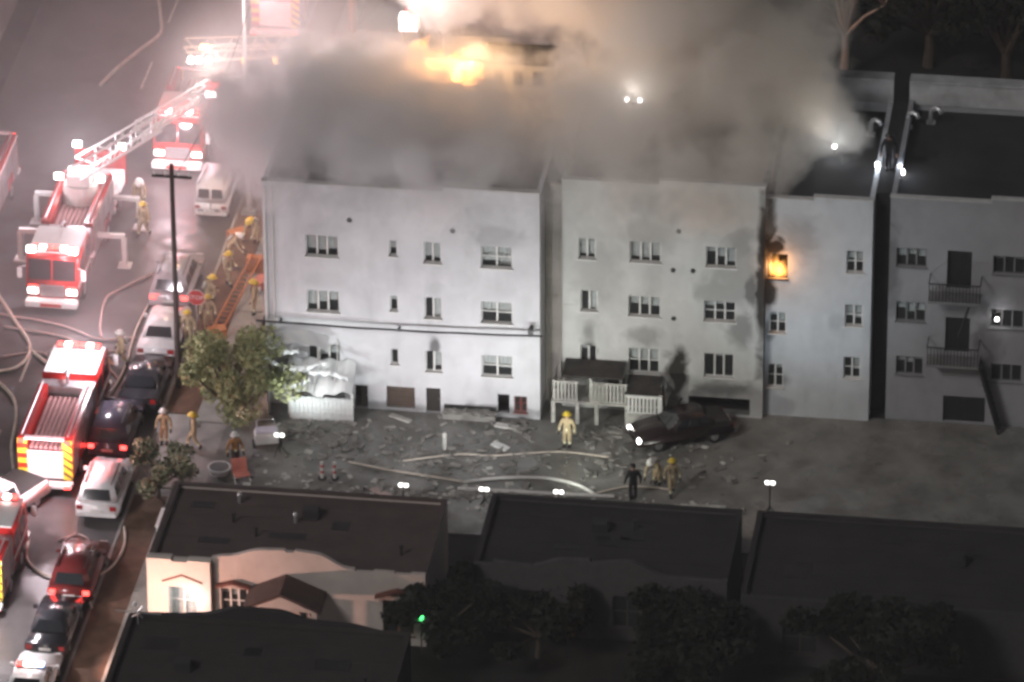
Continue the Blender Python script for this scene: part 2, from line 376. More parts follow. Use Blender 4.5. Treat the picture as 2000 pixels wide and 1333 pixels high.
# --- building B : middle block, burnt porch
wallB = stained('stucco_grey_white', (.60, .60, .575), [(6.1, 2.2, .7, 1.7, .97), (2.1, 2.9, .4, 1.0, .85), (9.85, 6.5, .42, 4.6, .95), (9.4, 6.6, .5, 1.2, .7), (8.9, 9.0, .8, 1.6, .4), (9.9, 9.8, .36, 2.4, 1.0), (4.6, 9.3, 1.6, 1.2, .3), (9.0, 4.6, .8, 1.4, .5), (3.2, 1.6, 3, .7, .7), (8.0, 1.5, 2.4, .6, .55), (7.9, 6.5, 1.2, 1.0, .35), (8.8, 7.4, 1.6, 3.0, .35), (6.0, 10.6, 4.0, 1.2, .35), (2.4, 7.2, 1.4, 2.6, .22), (4.6, 3.9, 1.0, .7, .4), (2.0, 4.0, .5, .9, .5)])
B = thing('apartment_building', 'soot streaked middle apartment block with a charred picket porch', 'building')
WB = [(1.58, 2.34, 7.72, 8.76, 2, (.85, .9)), (3.9, 5.3, 7.72, 8.76, 3, (.85, .9, .75)), (7.33, 8.7, 7.7, 8.73, 3, (.3, .55, .8)),
      (1.68, 2.44, 5.05, 6.1, 2, (0, 1.0)), (3.85, 5.3, 4.95, 5.98, 3, (.45, .5, .55)), (7.27, 8.7, 4.93, 5.96, 3, (.3, .2, .1)),
      (1.66, 2.4, 2.2, 3.28, 2, (.2, 0)), (3.86, 5.26, 2.02, 3.3, 3, (.5, .5, .5)), (7.3, 8.65, 2.05, 3.26, 3, (0, .15, 0))]
rfB = shell(B, .82, 9.97, 1.4, 13.2, 11.75, wallB, [w[:4] for w in WB]+[(2.9, 3.7, .06, 1.7), (6.6, 9.4, .06, 1.0)], [(.82, 5.2, 11.68), (5.2, 9.97, 11.9)], 0, pale_roof)
for k, w in enumerate(WB): window(B, w[0], w[1], w[2], w[3], 1.4, w[4], w[5], sash=(k in (7, 5)))
MB().box(2.9, 3.7, 1.55, 1.6, .06, 1.7).build('door', dark_in, B)
for (x, z) in ((6.1, 9.42), (5.85, 7.42), (6.75, 7.45), (5.9, 4.95)):
    MB().tube([(x, 1.36, z), (x, 1.5, z)], .11, 12).build('vent', dark_metal, B)
# lower lean-to in the gap between A and B
gapw = MB().box(.02, .8, 1.8, 2.0, 0, 11.2).build('recess_wall', pm('recess_stucco', (.42, .38, .35), .9, var=.25, scale=.7), B)

# porch of B
P_ = thing('picket_porch', 'charred porch with pale picket balustrade and dark sloping roof at middle block', 'porch')
charred = pm('charred_roofing', (.06, .055, .05), .95, var=.5, scale=1.5)
palew = pm('smoke_greyed_paint', (.50, .49, .45), .85, var=.35, scale=2.5)
MB().box(.55, 5.75, -.25, 1.36, 1.14, 1.24).build('deck', palew, P_)
MB().hexa([(1.0, .1, 2.3), (3.75, .1, 2.3), (3.75, 1.37, 2.5), (1.0, 1.37, 2.5)], [(1.0, .1, 2.38), (3.75, .1, 2.38), (3.75, 1.37, 2.58), (1.0, 1.37, 2.58)]).build('porch_roof', charred, P_)
for x in (.62, 1.72, 2.6, 3.98): MB().box(x-.09, x+.09, -.2, -.02, .055, 1.138).build('post', palew, P_, bevel=.01, seg=1)
for x in (1.1, 2.3, 3.65): MB().box(x-.06, x+.06, .12, .24, 1.24, 2.3).build('roof_post', palew, P_)
pme = None
def picket_run(xa, xb, y, z0, z1, n, par, mat):
    global pme
    MB().box(xa, xb, y-.03, y+.03, z1, z1+.07).build('top_rail', mat, par); MB().box(xa, xb, y-.03, y+.03, z0-.07, z0).build('bottom_rail', mat, par)
    me = None
    for i in range(n):
        x = xa + (i+.5)*(xb-xa)/n
        if me is None:
            o = MB().box(-.05, .05, -.018, .018, 0, z1-z0).build('picket', mat, par); me = o.data
        else: o = bpy.data.objects.new('picket', me); COL.objects.link(o); o.parent = par
        o.location = (x, y, z0)
picket_run(.6, 1.75, -.2, 1.34, 2.2, 7, P_, palew)
picket_run(2.3, 4.0, -.2, 1.34, 2.2, 10, P_, palew)
MB().box(2.35, 3.0, -.12, -.08, 1.3, 2.2).build('board_panel', palew, P_)
MB().box(.6, .62, -.2, 1.3, 1.3, 2.2).build('end_panel', palew, P_)
bay = MB().box(3.95, 5.35, -.35, 1.37, .85, .92).box(4.0, 5.3, -.3, -.26, .12, .84).build('bay_base', palew, P_)
picket_run(4.0, 5.35, -.38, 1.0, 1.72, 8, P_, trim_white)
MB().box(3.95, 5.4, -.42, -.34, 1.795, 1.88).build('cornice', trim_white, P_)
MB().hexa([(3.9, -.44, 1.885), (5.45, -.44, 1.885), (5.45, 1.36, 1.9), (3.9, 1.36, 1.9)], [(3.9, -.44, 1.92), (5.45, -.44, 1.92), (5.45, 1.36, 1.96), (3.9, 1.36, 1.96)]).build('bay_roof', charred, P_)
MB().box(5.4, 5.62, -.46, -.3, .05, 1.9).build('corner_pillar', trim_white, P_, bevel=.015, seg=1)
mbp = MB()
for k in range(14):
    x = 5.7+RND.random()*.7; a = Vector((x, -.2+RND.random()*.8, .06)); b = a+Vector((RND.uniform(-.6, .6), RND.uniform(-.2, .6), RND.uniform(.5, 2.0)))
    mbp.tube([a, b], .05, 5)
tag(mbp.build('burnt_timbers', pm('charcoal_timber', (.025, .022, .02), .95, var=.5, scale=6)), 'heap of burnt timbers collapsed beside the picket porch', 'timber')

# --- building C : block with the burning window
wallC = stained('stucco_cool_white', (.60, .62, .64), [(10.08, 10.0, .45, 2.6, 1.0), (10.45, 8.75, .6, .6, 1.0), (10.1, 6.5, .5, 1.3, .95), (11.4, 9.2, 1.2, 1.6, .3), (10.2, 4.4, .35, .8, .6), (10.6, 2.0, .7, .5, .55), (13.2, 5.0, .5, .6, .2)])
Cb = thing('apartment_building', 'narrow cool white block with flames in its upper left window', 'building')
WC = [(10.08, 10.98, 7.1, 8.36, 0, 0), (13.62, 14.4, 7.62, 8.74, 2, (.4, .5)), (10.18, 10.96, 4.3, 5.38, 2, (.2, .5)), (13.6, 14.4, 4.9, 5.99, 2, (.6, .7)),
      (10.12, 10.86, 1.5, 2.7, 2, (0, .2)), (13.58, 14.35, 2.2, 3.3, 2, (0, .65))]
rfC = shell(Cb, 10.0, 14.76, 1.8, 12.2, 11.25, wallC, [w[:4] for w in WC], [(10.0, 12.1, 11.16), (12.1, 14.76, 11.32)])
for w in WC[1:]: window(Cb, w[0], w[1], w[2], w[3], 1.8, w[4], w[5])
w = WC[0]; window(Cb, w[0], w[1], w[2], w[3], 1.8, 1, (0,), sash=False, frame=pm('charred_frame', (.05, .03, .02), .9), burnt=True)

# --- building D : right block, dim, balconies
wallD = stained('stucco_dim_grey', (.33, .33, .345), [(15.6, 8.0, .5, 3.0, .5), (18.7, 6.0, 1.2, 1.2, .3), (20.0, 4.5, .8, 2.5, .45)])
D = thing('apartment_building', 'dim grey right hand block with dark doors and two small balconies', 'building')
WD = [(15.82, 17.18, 7.88, 8.84, 3, (.5, .4, .5)), (20.15, 21.6, 7.8, 8.72, 3, (.2, .1, .2)), (15.86, 17.2, 5.1, 6.1, 3, (.4, .6, .5)), (20.1, 21.6, 5.05, 6.0, 3, (0, 0, 0)), (15.92, 17.15, 2.35, 3.3, 3, (.3, .4, .2)), (20.2, 21.6, 2.3, 3.2, 3, (0, 0, 0))]
DD = [(18.1, 19.2, 6.9, 8.84), (18.1, 19.2, 3.65, 5.45), (18.1, 20.0, .06, 1.4)]
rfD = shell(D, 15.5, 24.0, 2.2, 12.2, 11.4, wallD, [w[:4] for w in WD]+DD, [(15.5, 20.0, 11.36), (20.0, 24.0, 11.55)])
for w in WD: window(D, w[0], w[1], w[2], w[3], 2.2, w[4], w[5], sash=False, frame=pm('grey_window_frame', (.2, .2, .2), .7))
for (a, b, c, d) in DD:
    dd = MB().box(a, b, 2.36, 2.4, c, d).build('balcony_door', pm('near_black_door', (.018, .018, .02), .5), D); MB().box((a+b)/2-.02, (a+b)/2+.02, 2.33, 2.358, c, d).build('door_stile', dark_metal, dd)
for zb in (6.75, 3.5):
    bl = MB().box(17.35, 19.7, 1.2, 2.185, zb-.12, zb).build('balcony', pm('balcony_concrete', (.2, .2, .2), .9), D)
    MB().box(17.35, 19.7, 1.2, 1.25, zb+.85, zb+.9).box(17.35, 17.4, 1.25, 2.18, zb+.85, zb+.9).box(19.65, 19.7, 1.25, 2.18, zb+.85, zb+.9).build('handrail', dark_metal, bl)
    me = None
    for i in range(16):
        if me is None: o = MB().box(-.02, .02, -.02, .02, 0, .85).build('baluster', dark_metal, bl); me = o.data
        else: o = bpy.data.objects.new('baluster', me); COL.objects.link(o); o.parent = bl
        o.location = (17.4+i*.1505, 1.225, zb)
MB().tube([(19.2, 1.1, 6.6), (18.75, 1.15, 5.0)], .06, 6).build('drop_ladder_rail', dark_metal, D)
st = thing('fire_escape_stair', 'black diagonal fire escape stair against the dim right block', 'stair')
MB().hexa([(20.0, 1.35, 3.3), (20.12, 1.35, 3.3), (20.12, 1.45, 3.3), (20.0, 1.45, 3.3)], [(19.7, 1.35, 3.6), (19.82, 1.35, 3.6), (19.82, 1.45, 3.6), (19.7, 1.45, 3.6)])
for y in (1.3, 2.0): MB().tube([(19.75, y, 3.45), (20.7, y, .1)], .07, 6).build('stringer', dark_metal, st)
for k in range(12): MB().box(19.78+.95*k/12-.12, 19.78+.95*k/12+.14, 1.36, 1.94, 3.3-3.3*k/12, 3.33-3.3*k/12).build('tread', dark_metal, st)
lp = MB().ball((20.42, 1.98, 5.62), .09).build('flashlight', lenswhite); tag(lp, 'bright white torch beam shining at a middle storey window, right block', 'flashlight')
lamp('flashlight_glow', 'POINT', (20.42, 1.8, 5.62), 8, WHITE, size=.08)

# rear parapets of C and D and roof furniture
parm = pm('rear_parapet_stucco', (.42, .42, .42), .9, var=.3, scale=.8)
for rootb, a, b in ((Cb, 10.0, 14.76), (D, 15.5, 24.0)):
    MB().box(a, b, 11.9, 12.25, 11.1, 12.25).build('rear_parapet', parm, rootb)
    MB().box(a, b, 11.82, 12.6, 12.253, 12.33).build('rear_coping', parm, rootb)
MB().box(14.77, 15.49, 3.0, 12.2, 0, 11.12).build('party_wall', roofm, D)
rb = thing('roof_box', 'dark square roof hatch box on the flat roof beside the smoke', 'box', (12.95, 9.4, 10.68))
MB().box(-.4, .4, -.45, .45, 0, .8).build('curb', pm('hatch_grey', (.13, .13, .13), .8), rb); MB().box(-.45, .45, -.5, .5, .803, .88).build('lid', parm, rb)
for i, (x, y, t) in enumerate(((13.95, 9.5, 'leftmost'), (15.6, 10.1, 'middle'), (16.6, 10.7, 'rightmost'))):
    v = thing('gooseneck_vent', '%s of three bent pale metal vents on the dark roof' % t, 'vent', (x, y, 10.66 if x < 15 else 10.83), 0, 'bent roof vents')
    MB().tube([(0, 0, 0), (0, 0, .55), (.08, -.05, .75), (.22, -.12, .84), (.4, -.2, .8), (.5, -.25, .62)], .11, 10).build('pipe', alu, v, smooth=True)
    MB().box(-.2, .2, -.2, .2, 0, .05).build('flashing', alu, v)
rl = thing('roof_work_light', 'small lit white work light on the roof behind the burning window', 'work light', (12.5, 7.3, 10.68))
MB().tube([(0, 0, 0), (0, 0, .35)], .025, 6).build('stand', dark_metal, rl); MB().ball((0, -.02, .42), .1).build('lamp_head', lenswhite, rl)
lamp('work_light_glow', 'SPOT', (-.15, 0, .75), 450, (1, .93, .85), rl, .2, (-5, 1.5, 8.0), 100, .9); lamp('work_light_spill', 'POINT', (0, -.2, .9), 110, (.85, .92, 1), rl, .1)

rl2 = thing('roof_work_light', 'pale lamps of a roof work light glowing through smoke above the middle block', 'work light', (3.4, 6.6, 11.16))
MB().tube([(0, 0, 0), (0, 0, 1.9)], .025, 6).build('stand', dark_metal, rl2); MB().box(-.35, .35, -.03, .03, 1.9, 1.95).build('crossbar', dark_metal, rl2); MB().ball((-.3, -.02, 2.05), .11).build('lamp_head', lenswhite, rl2); MB().ball((.3, -.02, 2.05), .11).build('lamp_head', lenswhite, rl2)
lamp('work_light_glow', 'POINT', (0, -.1, 2.6), 120, (1, .92, .86), rl2, .4)

# ------------------------------------------------------------------ smoke damaged roofs, near houses
pink_st = pm('pale_pink_stucco', (.56, .49, .45), .9, var=.12, scale=.9, bump=.3)
dark_roof = pm('dark_roll_roofing', (.034, .031, .031), .95, var=.25, scale=.6, bump=.4, bscale=10)
def flat_house(name, label, x0, x1, yf, yb, zr, outline, wallm, holes=(), roof=dark_roof):
    h = thing(name, label, 'house')
    # front wall below z 2.9 with openings, curved parapet above
    wall_holes(x0, x1, 0, 2.75, yf, yf+.22, list(holes)).build('front_wall', wallm, h, merge=True)
    poly = [(x0, 2.75)] + [(x1, 2.75)] + list(reversed(outline))
    MB().prism(poly, 'y', yf, yf+.22).build('front_parapet', wallm, h)
    MB().box(x0, x0+.2, yf+.222, yb, 0, zr+.18).build('side_wall', wallm, h); MB().box(x1-.2, x1, yf+.222, yb, 0, zr+.18).build('side_wall', wallm, h)
    MB().box(x0+.202, x1-.202, yb-.2, yb, 0, zr+.12).build('rear_wall', wallm, h)
    rf = MB().box(x0+.2, x1-.2, yf+.222, yb-.2, zr-.2, zr).build('roof', roof, h)
    MB().box(x0-.02, x1+.02, yb-.22, yb+.02, zr+.121, zr+.2).build('rear_edge', roof, h)
    for q in (x0, x1-.2): MB().box(q-.02, q+.22, yf+.23, yb-.23, zr+.181, zr+.24).build('roof_edge', roof, h)
    MB().box(x0+.3, x1-.3, yf+.9, yf+1.0, 0, 2.7).build('dark_backing', dark_in, h)  # dark coloured sheet stands in for unlit rooms behind the openings
    return h, rf
def curve(pts, n=6):
    out = []
    for (x0, z0), (x1, z1) in zip(pts[:-1], pts[1:]):
        for i in range(n): t = i/n; s = t*t*(3-2*t); out.append((x0+(x1-x0)*t, z0+(z1-z0)*s))
    return out+[pts[-1]]
oE = [(-14.22, 3.66), (-13.2, 3.66), (-13.15, 3.56), (-12.5, 3.56), (-12.45, 3.62), (-11.5, 3.62)] + curve([(-11.46, 3.74), (-10.9, 3.85), (-9.2, 4.28), (-8.3, 4.33)]) + curve([(-8.25, 4.24), (-7.9, 4.24), (-7.85, 4.33), (-7.0, 4.26), (-5.5, 3.62)]) + [(-5.3, 3.62), (-5.25, 3.5), (-4.5, 3.5), (-4.45, 3.58), (-3.6, 3.58), (-3.55, 3.5), (-2.9, 3.5), (-2.85, 3.58), (-2.24, 3.58)]
hE = [(-13.35, -12.1, .6, 2.35), (-11.1, -9.95, .95, 2.25), (-9.0, -8.1, .05, 2.2), (-7.7, -6.95, .7, 2.2), (-4.1, -2.75, .5, 2.2)]
roofE = pm('brown_roll_roofing', (.10, .072, .068), .95, var=.25, scale=.6, bump=.4, bscale=10); roofF = pm('black_brown_roofing', (.05, .04, .04), .95, var=.25, scale=.6, bump=.4, bscale=10)
E_, rfE = flat_house('bungalow', 'pink lit mission style bungalow with a curved parapet and gabled porch', -14.22, -2.24, -20.0, -13.5, 3.35, oE, pink_st, hE, roofE)
lit_stucco = pm('lit_cream_stucco', (.74, .68, .6), .9, var=.08, scale=.9, bump=.3)  # lamplit end of the front: its brightness is put into a paler stucco
bay_ = wall_holes(-14.25, -11.5, 0, 2.77, -20.3, -20.003, [hE[0]]).build('front_bay', lit_stucco, E_, merge=True)
MB().prism([(-14.25, 2.771), (-11.5, 2.771), (-11.5, 3.66), (-12.43, 3.66), (-12.5, 3.58), (-13.15, 3.58), (-13.2, 3.69), (-14.25, 3.69)], 'y', -20.3, -20.003).build('bay_parapet', lit_stucco, E_)
window(E_, -13.35, -12.1, .6, 2.35, -20.0, 2, (.95, .95)); window(E_, -11.1, -9.95, .95, 2.25, -20.0, 3, (.2, .3, 0)); window(E_, -7.7, -6.95, .7, 2.2, -20.0, 2, (1, 1)); window(E_, -4.1, -2.75, .5, 2.2, -20.0, 2, (0, .2), frame=pm('brown_frame', (.16, .09, .05), .7))
dr = MB().box(-9.0, -8.1, -19.85, -19.8, .05, 2.2).build('door', pm('grey_door', (.25, .26, .28), .6), E_); MB().ball((-8.2, -19.88, 1.05), .04).build('door_knob', steel, dr)
for (xa, xb, zt, pk_) in ((-13.6, -11.85, 2.55, 2.9), (-4.4, -2.5, 2.4, 2.75), (-11.3, -9.8, 2.4, 2.62)):
    xm = (xa+xb)/2
    MB().hexa([(xa, -20.32, zt), (xm, -20.32, pk_), (xm, -20.0, pk_), (xa, -20.0, zt)], [(xa, -20.32, zt+.09), (xm, -20.32, pk_+.09), (xm, -20.0, pk_+.09), (xa, -20.0, zt+.09)]).hexa([(xm, -20.32, pk_), (xb, -20.32, zt), (xb, -20.0, zt), (xm, -20.0, pk_)], [(xm, -20.32, pk_+.09), (xb, -20.32, zt+.09), (xb, -20.0, zt+.09), (xm, -20.0, pk_+.09)]).build('window_hood', pm('brown_tile', (.16, .06, .045), .85, var=.3), E_)
# gabled porch
po = MB().hexa([(-9.85, -21.7, 2.3), (-8.25, -21.7, 3.05), (-8.25, -19.99, 3.05), (-9.85, -19.99, 2.3)], [(-9.85, -21.7, 2.42), (-8.25, -21.7, 3.17), (-8.25, -19.99, 3.17), (-9.85, -19.99, 2.42)]).hexa([(-8.25, -21.7, 3.05), (-6.5, -21.7, 2.3), (-6.5, -19.99, 2.3), (-8.25, -19.99, 3.05)], [(-8.25, -21.7, 3.17), (-6.5, -21.7, 2.42), (-6.5, -19.99, 2.42), (-8.25, -19.99, 3.17)]).build('porch_roof', pm('porch_shingle', (.07, .045, .04), .95, var=.3), E_)
MB().prism([(-9.6, 2.3), (-6.75, 2.3), (-8.25, 3.0)], 'y', -21.6, -21.45).build('gable', pink_st, po)
for x in (-9.55, -6.8): MB().box(x-.14, x+.14, -21.62, -21.34, 0, 2.3).build('porch_column', pink_st, po, bevel=.02)
for x in (-9.0, -7.9): MB().box(x-.3, x+.3, -21.55, -21.5, .3, 2.0).build('screen_panel', trim_white, po)
MB().box(-14.5, -13.0, -21.9, -21.6, 0, .9).box(-11.9, -10.2, -21.9, -21.6, 0, .9).build('front_garden_wall', pink_st, E_, bevel=.03)
MB().hexa([(-13.0, -22.2, 0), (-12.6, -22.2, 0), (-12.2, -21.2, 0), (-12.6, -21.2, 0)], [(-13.0, -22.2, .15), (-12.6, -22.2, .15), (-12.2, -21.2, .9), (-12.6, -21.2, .9)]).build('stair_cheek', pink_st, E_)
pl = MB().box(-12.35, -12.15, -20.2, -20.02, 1.9, 2.15).build('porch_lamp', lenswhite, E_); lamp('porch_lamp_glow', 'POINT', (-12.3, -20.6, 1.8), 45, WHITE, E_, .15)
for (x, y) in ((-11.2, -14.6), (-8.5, -16)): MB().tube([(x, y, 3.35), (x, y, 3.7)], .08, 8).ball((x, y, 3.74), .12).build('roof_vent', alu, E_)
def roof_stuff(par, x0, x1, y0, y1, z, mat, seed, pipes=3):
    r = random.Random(seed); n = int((y1-y0)/.95)
    for k in range(1, n):
        y = y0+(y1-y0)*k/n; MB().hexa([(x0, y-.03, z), (x1, y-.03+r.uniform(-.05, .05), z), (x1, y+.03, z), (x0, y+.03, z)], [(x0, y-.03, z+.012), (x1, y-.03, z+.012), (x1, y+.03, z+.012), (x0, y+.03, z+.012)]).build('seam', mat, par)
    for k in range(4):
        a, b = r.uniform(x0+.5, x1-2), r.uniform(y0+.5, y1-1.2); MB().box(a, a+r.uniform(.6, 1.6), b, b+r.uniform(.4, 1.0), z-.01, z+.018).build('roof_patch', pm('patch_tar', (.02, .02, .022), .6), par)
    for k in range(pipes):
        a, b = r.uniform(x0+.5, x1-.5), r.uniform(y0+.5, y1-.5); MB().tube([(a, b, z), (a, b, z+.4)], .06, 8).tube([(a, b, z+.4), (a, b, z+.47)], .1, 8).build('vent_pipe', dark_metal, par)
    a, b = r.uniform(x0+2, x1-2), r.uniform(y0+1.5, y1-1.5); MB().box(a-.35, a+.35, b-.3, b+.3, z, z+.45).build('roof_unit', pm('roof_unit_grey', (.035, .035, .035), .7), par, bevel=.03)
roof_stuff(E_, -13.9, -2.6, -19.6, -13.8, 3.35, roofE, 31)
# white gate pillar beside E
gp = thing('gate_pillar', 'white stucco gate pillar beside the bungalow side path', 'pillar', (-14.75, -13.6, 0))
MB().box(-.2, .2, -.9, .6, 0, 1.75).build('shaft', white_paint, gp, bevel=.03); MB().box(-.25, .25, -.95, .65, 1.753, 1.85).build('cap', white_paint, gp, bevel=.02)

oG = [(-.4, 3.35), (.4, 3.35), (.45, 3.55), (2.2, 3.4)] + curve([(2.3, 3.5), (3.4, 3.85), (4.6, 3.9)]) + curve([(4.7, 3.75), (6.2, 3.95), (8.0, 3.3)]) + [(10.5, 3.25)]
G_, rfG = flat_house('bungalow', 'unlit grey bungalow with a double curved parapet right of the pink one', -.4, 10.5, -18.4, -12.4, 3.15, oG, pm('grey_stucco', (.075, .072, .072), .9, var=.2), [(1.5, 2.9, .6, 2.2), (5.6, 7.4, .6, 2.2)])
dkf = pm('dark_window_frame', (.06, .055, .05), .7)
window(G_, 1.5, 2.9, .6, 2.2, -18.4, 2, (0, 0), frame=dkf); window(G_, 5.6, 7.4, .6, 2.2, -18.4, 3, (0, 0, 0), frame=dkf)
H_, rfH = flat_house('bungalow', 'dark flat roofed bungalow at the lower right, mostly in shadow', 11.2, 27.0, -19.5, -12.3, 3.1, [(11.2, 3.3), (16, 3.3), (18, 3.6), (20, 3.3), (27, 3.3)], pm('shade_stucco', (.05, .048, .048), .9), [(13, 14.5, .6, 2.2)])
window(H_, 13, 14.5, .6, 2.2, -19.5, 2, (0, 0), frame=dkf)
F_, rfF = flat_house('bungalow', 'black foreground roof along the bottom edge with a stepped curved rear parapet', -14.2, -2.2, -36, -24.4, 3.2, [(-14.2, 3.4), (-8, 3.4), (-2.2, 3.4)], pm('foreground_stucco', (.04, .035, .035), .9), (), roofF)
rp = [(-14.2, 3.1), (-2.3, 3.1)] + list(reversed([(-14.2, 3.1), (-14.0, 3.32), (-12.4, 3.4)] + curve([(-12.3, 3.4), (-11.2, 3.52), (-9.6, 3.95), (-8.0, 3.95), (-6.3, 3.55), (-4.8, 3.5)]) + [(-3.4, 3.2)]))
MB().prism(rp, 'y', -24.38, -24.1).build('rear_parapet', dark_roof, F_)
roof_stuff(F_, -13.8, -2.5, -30, -24.6, 3.2, roofF, 32, 1); roof_stuff(G_, -.1, 10.2, -18.0, -12.7, 3.15, dark_roof, 33, 1); roof_stuff(H_, 11.5, 26.7, -19.1, -12.6, 3.1, dark_roof, 34, 1)
an = thing('roof_antenna', 'small pale arrow shaped television antenna on the corner of the foreground roof', 'antenna', (-13.75, -24.9, 3.2))
MB().tube([(0, 0, 0), (0, 0, .62)], .03, 6).build('mast', alu, an); MB().tube([(-.95, 0, .6), (1.0, 0, .56)], .03, 6).build('boom', alu, an)
MB().tube([(-.25, 0, .35), (.12, -.1, .6), (-.2, .05, .9)], .03, 6).tube([(.2, 0, .3), (.0, 0, .6), (.22, 0, .9)], .03, 6).build('element', alu, an); MB().ball((-.1, 0, 1.0), .1).build('tip_lamp', pm('antenna_tip', (.85, .85, .85), .4), an)


# ------------------------------------------------------------------ vehicles (front = local +Y)
def panel(c, u0, u1, v0, v1, off, th=.012):
    """thin slab lying on the quad c (bl, br, tr, tl), inset in u and v, proud by off"""
    c = [Vector(p) for p in c]; nrm = (c[1]-c[0]).cross(c[3]-c[0]).normalized()
    def q(u, v): return (c[0]*(1-u)+c[1]*u)*(1-v) + (c[3]*(1-u)+c[2]*u)*v
    a = [q(u0, v0), q(u1, v0), q(u1, v1), q(u0, v1)]
    return MB().add([p+nrm*(off-th) for p in a]+[p+nrm*off for p in a], [(0,3,2,1),(4,5,6,7),(0,1,5,4),(1,2,6,5),(2,3,7,6),(3,0,4,7)])
def wheels(par, xs, ys, r=.33, w=.22):
    for y in ys:
        for s in (-1, 1):
            x = s*xs
            t = MB().tube([(x-s*w, y, r), (x-s*w*.9, y, r), (x-.02*s, y, r), (x, y, r)], [r*.9, r, r, r*.92], 18).build('wheel', black, par, smooth=False)
            MB().tube([(x-s*.02, y, r), (x+s*.012, y, r)], [r*.62, r*.55], 12).build('rim', steel, t)
def car(label, kind, paint, loc, rz=0, lit=False, front_lit=False, group=None, name=None):
    L, Wd, H, belt = dict(sedan=(4.5, 1.8, 1.43, .95), suv=(4.6, 1.88, 1.72, 1.06), van=(5.2, 1.95, 2.1, 1.12), pickup=(5.2, 1.95, 1.8, 1.1))[kind]
    t = thing(name or {'sedan': 'parked_car', 'suv': 'parked_suv', 'van': 'white_van', 'pickup': 'pickup_truck'}[kind], label, {'sedan': 'car', 'suv': 'suv', 'van': 'van', 'pickup': 'pickup'}[kind], loc, rz, group)
    h = L/2
    prof = [(-h+.04, .34), (-h, .5), (-h, belt-.12), (-h+.12, belt), (h-1.25, belt), (h-.25, belt-.16), (h, belt-.38), (h-.02, .36)]
    if kind in ('van',): prof = [(-h, .34), (-h, belt), (h-.9, belt), (h-.12, belt-.2), (h, belt-.4), (h, .36)]
    MB().prism(prof, 'x', -Wd/2, Wd/2).build('body', paint, t, bevel=.09, seg=3, smooth=True)
    g = dict(sedan=(-h+.75, h-1.35, -h+1.35, h-2.1), suv=(-h+.1, h-1.3, -h+.38, h-1.95), van=(-h+.02, h-.95, -h+.12, h-1.75), pickup=(-h+1.9, h-1.35, -h+2.1, h-2.0))[kind]
    wb, wt = Wd/2-.05, Wd/2-(.24 if kind != 'van' else .12)
    lo = [Vector((-wb, g[0], belt-.02)), Vector((wb, g[0], belt-.02)), Vector((wb, g[1], belt-.02)), Vector((-wb, g[1], belt-.02))]
    hi = [Vector((-wt, g[2], H)), Vector((wt, g[2], H)), Vector((wt, g[3], H)), Vector((-wt, g[3], H))]
    MB().hexa(lo, hi).build('cabin', paint, t, bevel=.06, seg=3, smooth=True)
    rear = (lo[0], lo[1], hi[1], hi[0]); front = (lo[2], lo[3], hi[3], hi[2]); right = (lo[1], lo[2], hi[2], hi[1]); left = (lo[3], lo[0], hi[0], hi[3])
    if kind == 'van':
        for u in ((.1, .46), (.54, .9)): panel(rear, *u, .3, .82, .012).build('rear_window', carglass, t)
        MB().box(-.012, .012, -h-.012, -h+.05, .5, belt).build('door_seam', black, t); MB().box(-.75, -.45, -h-.016, -h+.02, .62, .74).build('badge', pm('grey_badge', (.25, .25, .27), .5), t)
        MB().box(.05, .5, -h-.016, -h+.02, .64, .76).build('badge', MATS['grey_badge'], t)
    else: panel(rear, .12, .88, .16, .84, .012).build('rear_window', carglass, t)
    panel(front, .08, .92, .12, .88, .012).build('windshield', carglass, t)
    for sd_ in (right, left):
        for u in ((.12, .38), (.42, .66), (.7, .9)) if kind != 'pickup' else ((.15, .5), (.55, .88)): 
            if kind == 'van' and u[0] < .6: continue
            panel(sd_, u[0], u[1], .18, .84, .012).build('side_window', carglass, t)
    wheels(t, Wd/2-.02, (-h+.9, h-.92), .34 if kind != 'sedan' else .32)
    MB().box(-Wd/2+.04, Wd/2-.04, -h-.07, -h+.1, .4, .58).build('rear_bumper', paint if kind != 'van' else white_paint, t, bevel=.03)
    MB().box(-Wd/2+.04, Wd/2-.04, h-.1, h+.06, .38, .56).build('front_bumper', paint, t, bevel=.03)
    MB().box(-.55, .55, h-.05, h+.03, .58, .7).build('grille', dark_metal, t)
    MB().box(-.26, .26, -h-.085, -h-.05, .62, .74).build('number_plate', trim_white, t)
    for s in (-1, 1):
        MB().box(s*(Wd/2-.2)-.14, s*(Wd/2-.2)+.14, -h-.015, -h+.08, belt-.34, belt-.14).build('tail_light', lensred if lit else lensoff, t, bevel=.015)
        MB().box(s*(Wd/2-.28)-.18, s*(Wd/2-.28)+.18, h-.16, h+.012, belt-.4, belt-.27).build('headlight', lenswhite if front_lit else lensclear, t, bevel=.015)
        MB().box(s*(Wd/2+.08)-.09, s*(Wd/2+.08)+.09, h-1.75, h-1.6, belt, belt+.16).build('mirror', paint, t, bevel=.02)
    for s in (-1, 1):
        if kind in ('suv', 'van'): MB().tube([(s*(wt-.1), g[2]+.2, H+.04), (s*(wt-.1), g[3]-.2, H+.04)], .025, 6).build('roof_rail', dark_metal, t)
    if kind == 'pickup':
        MB().box(-Wd/2+.1, Wd/2-.1, -h+.1, -h+1.85, belt-.01, belt+.02).build('bed_cover', black, t)
    return t
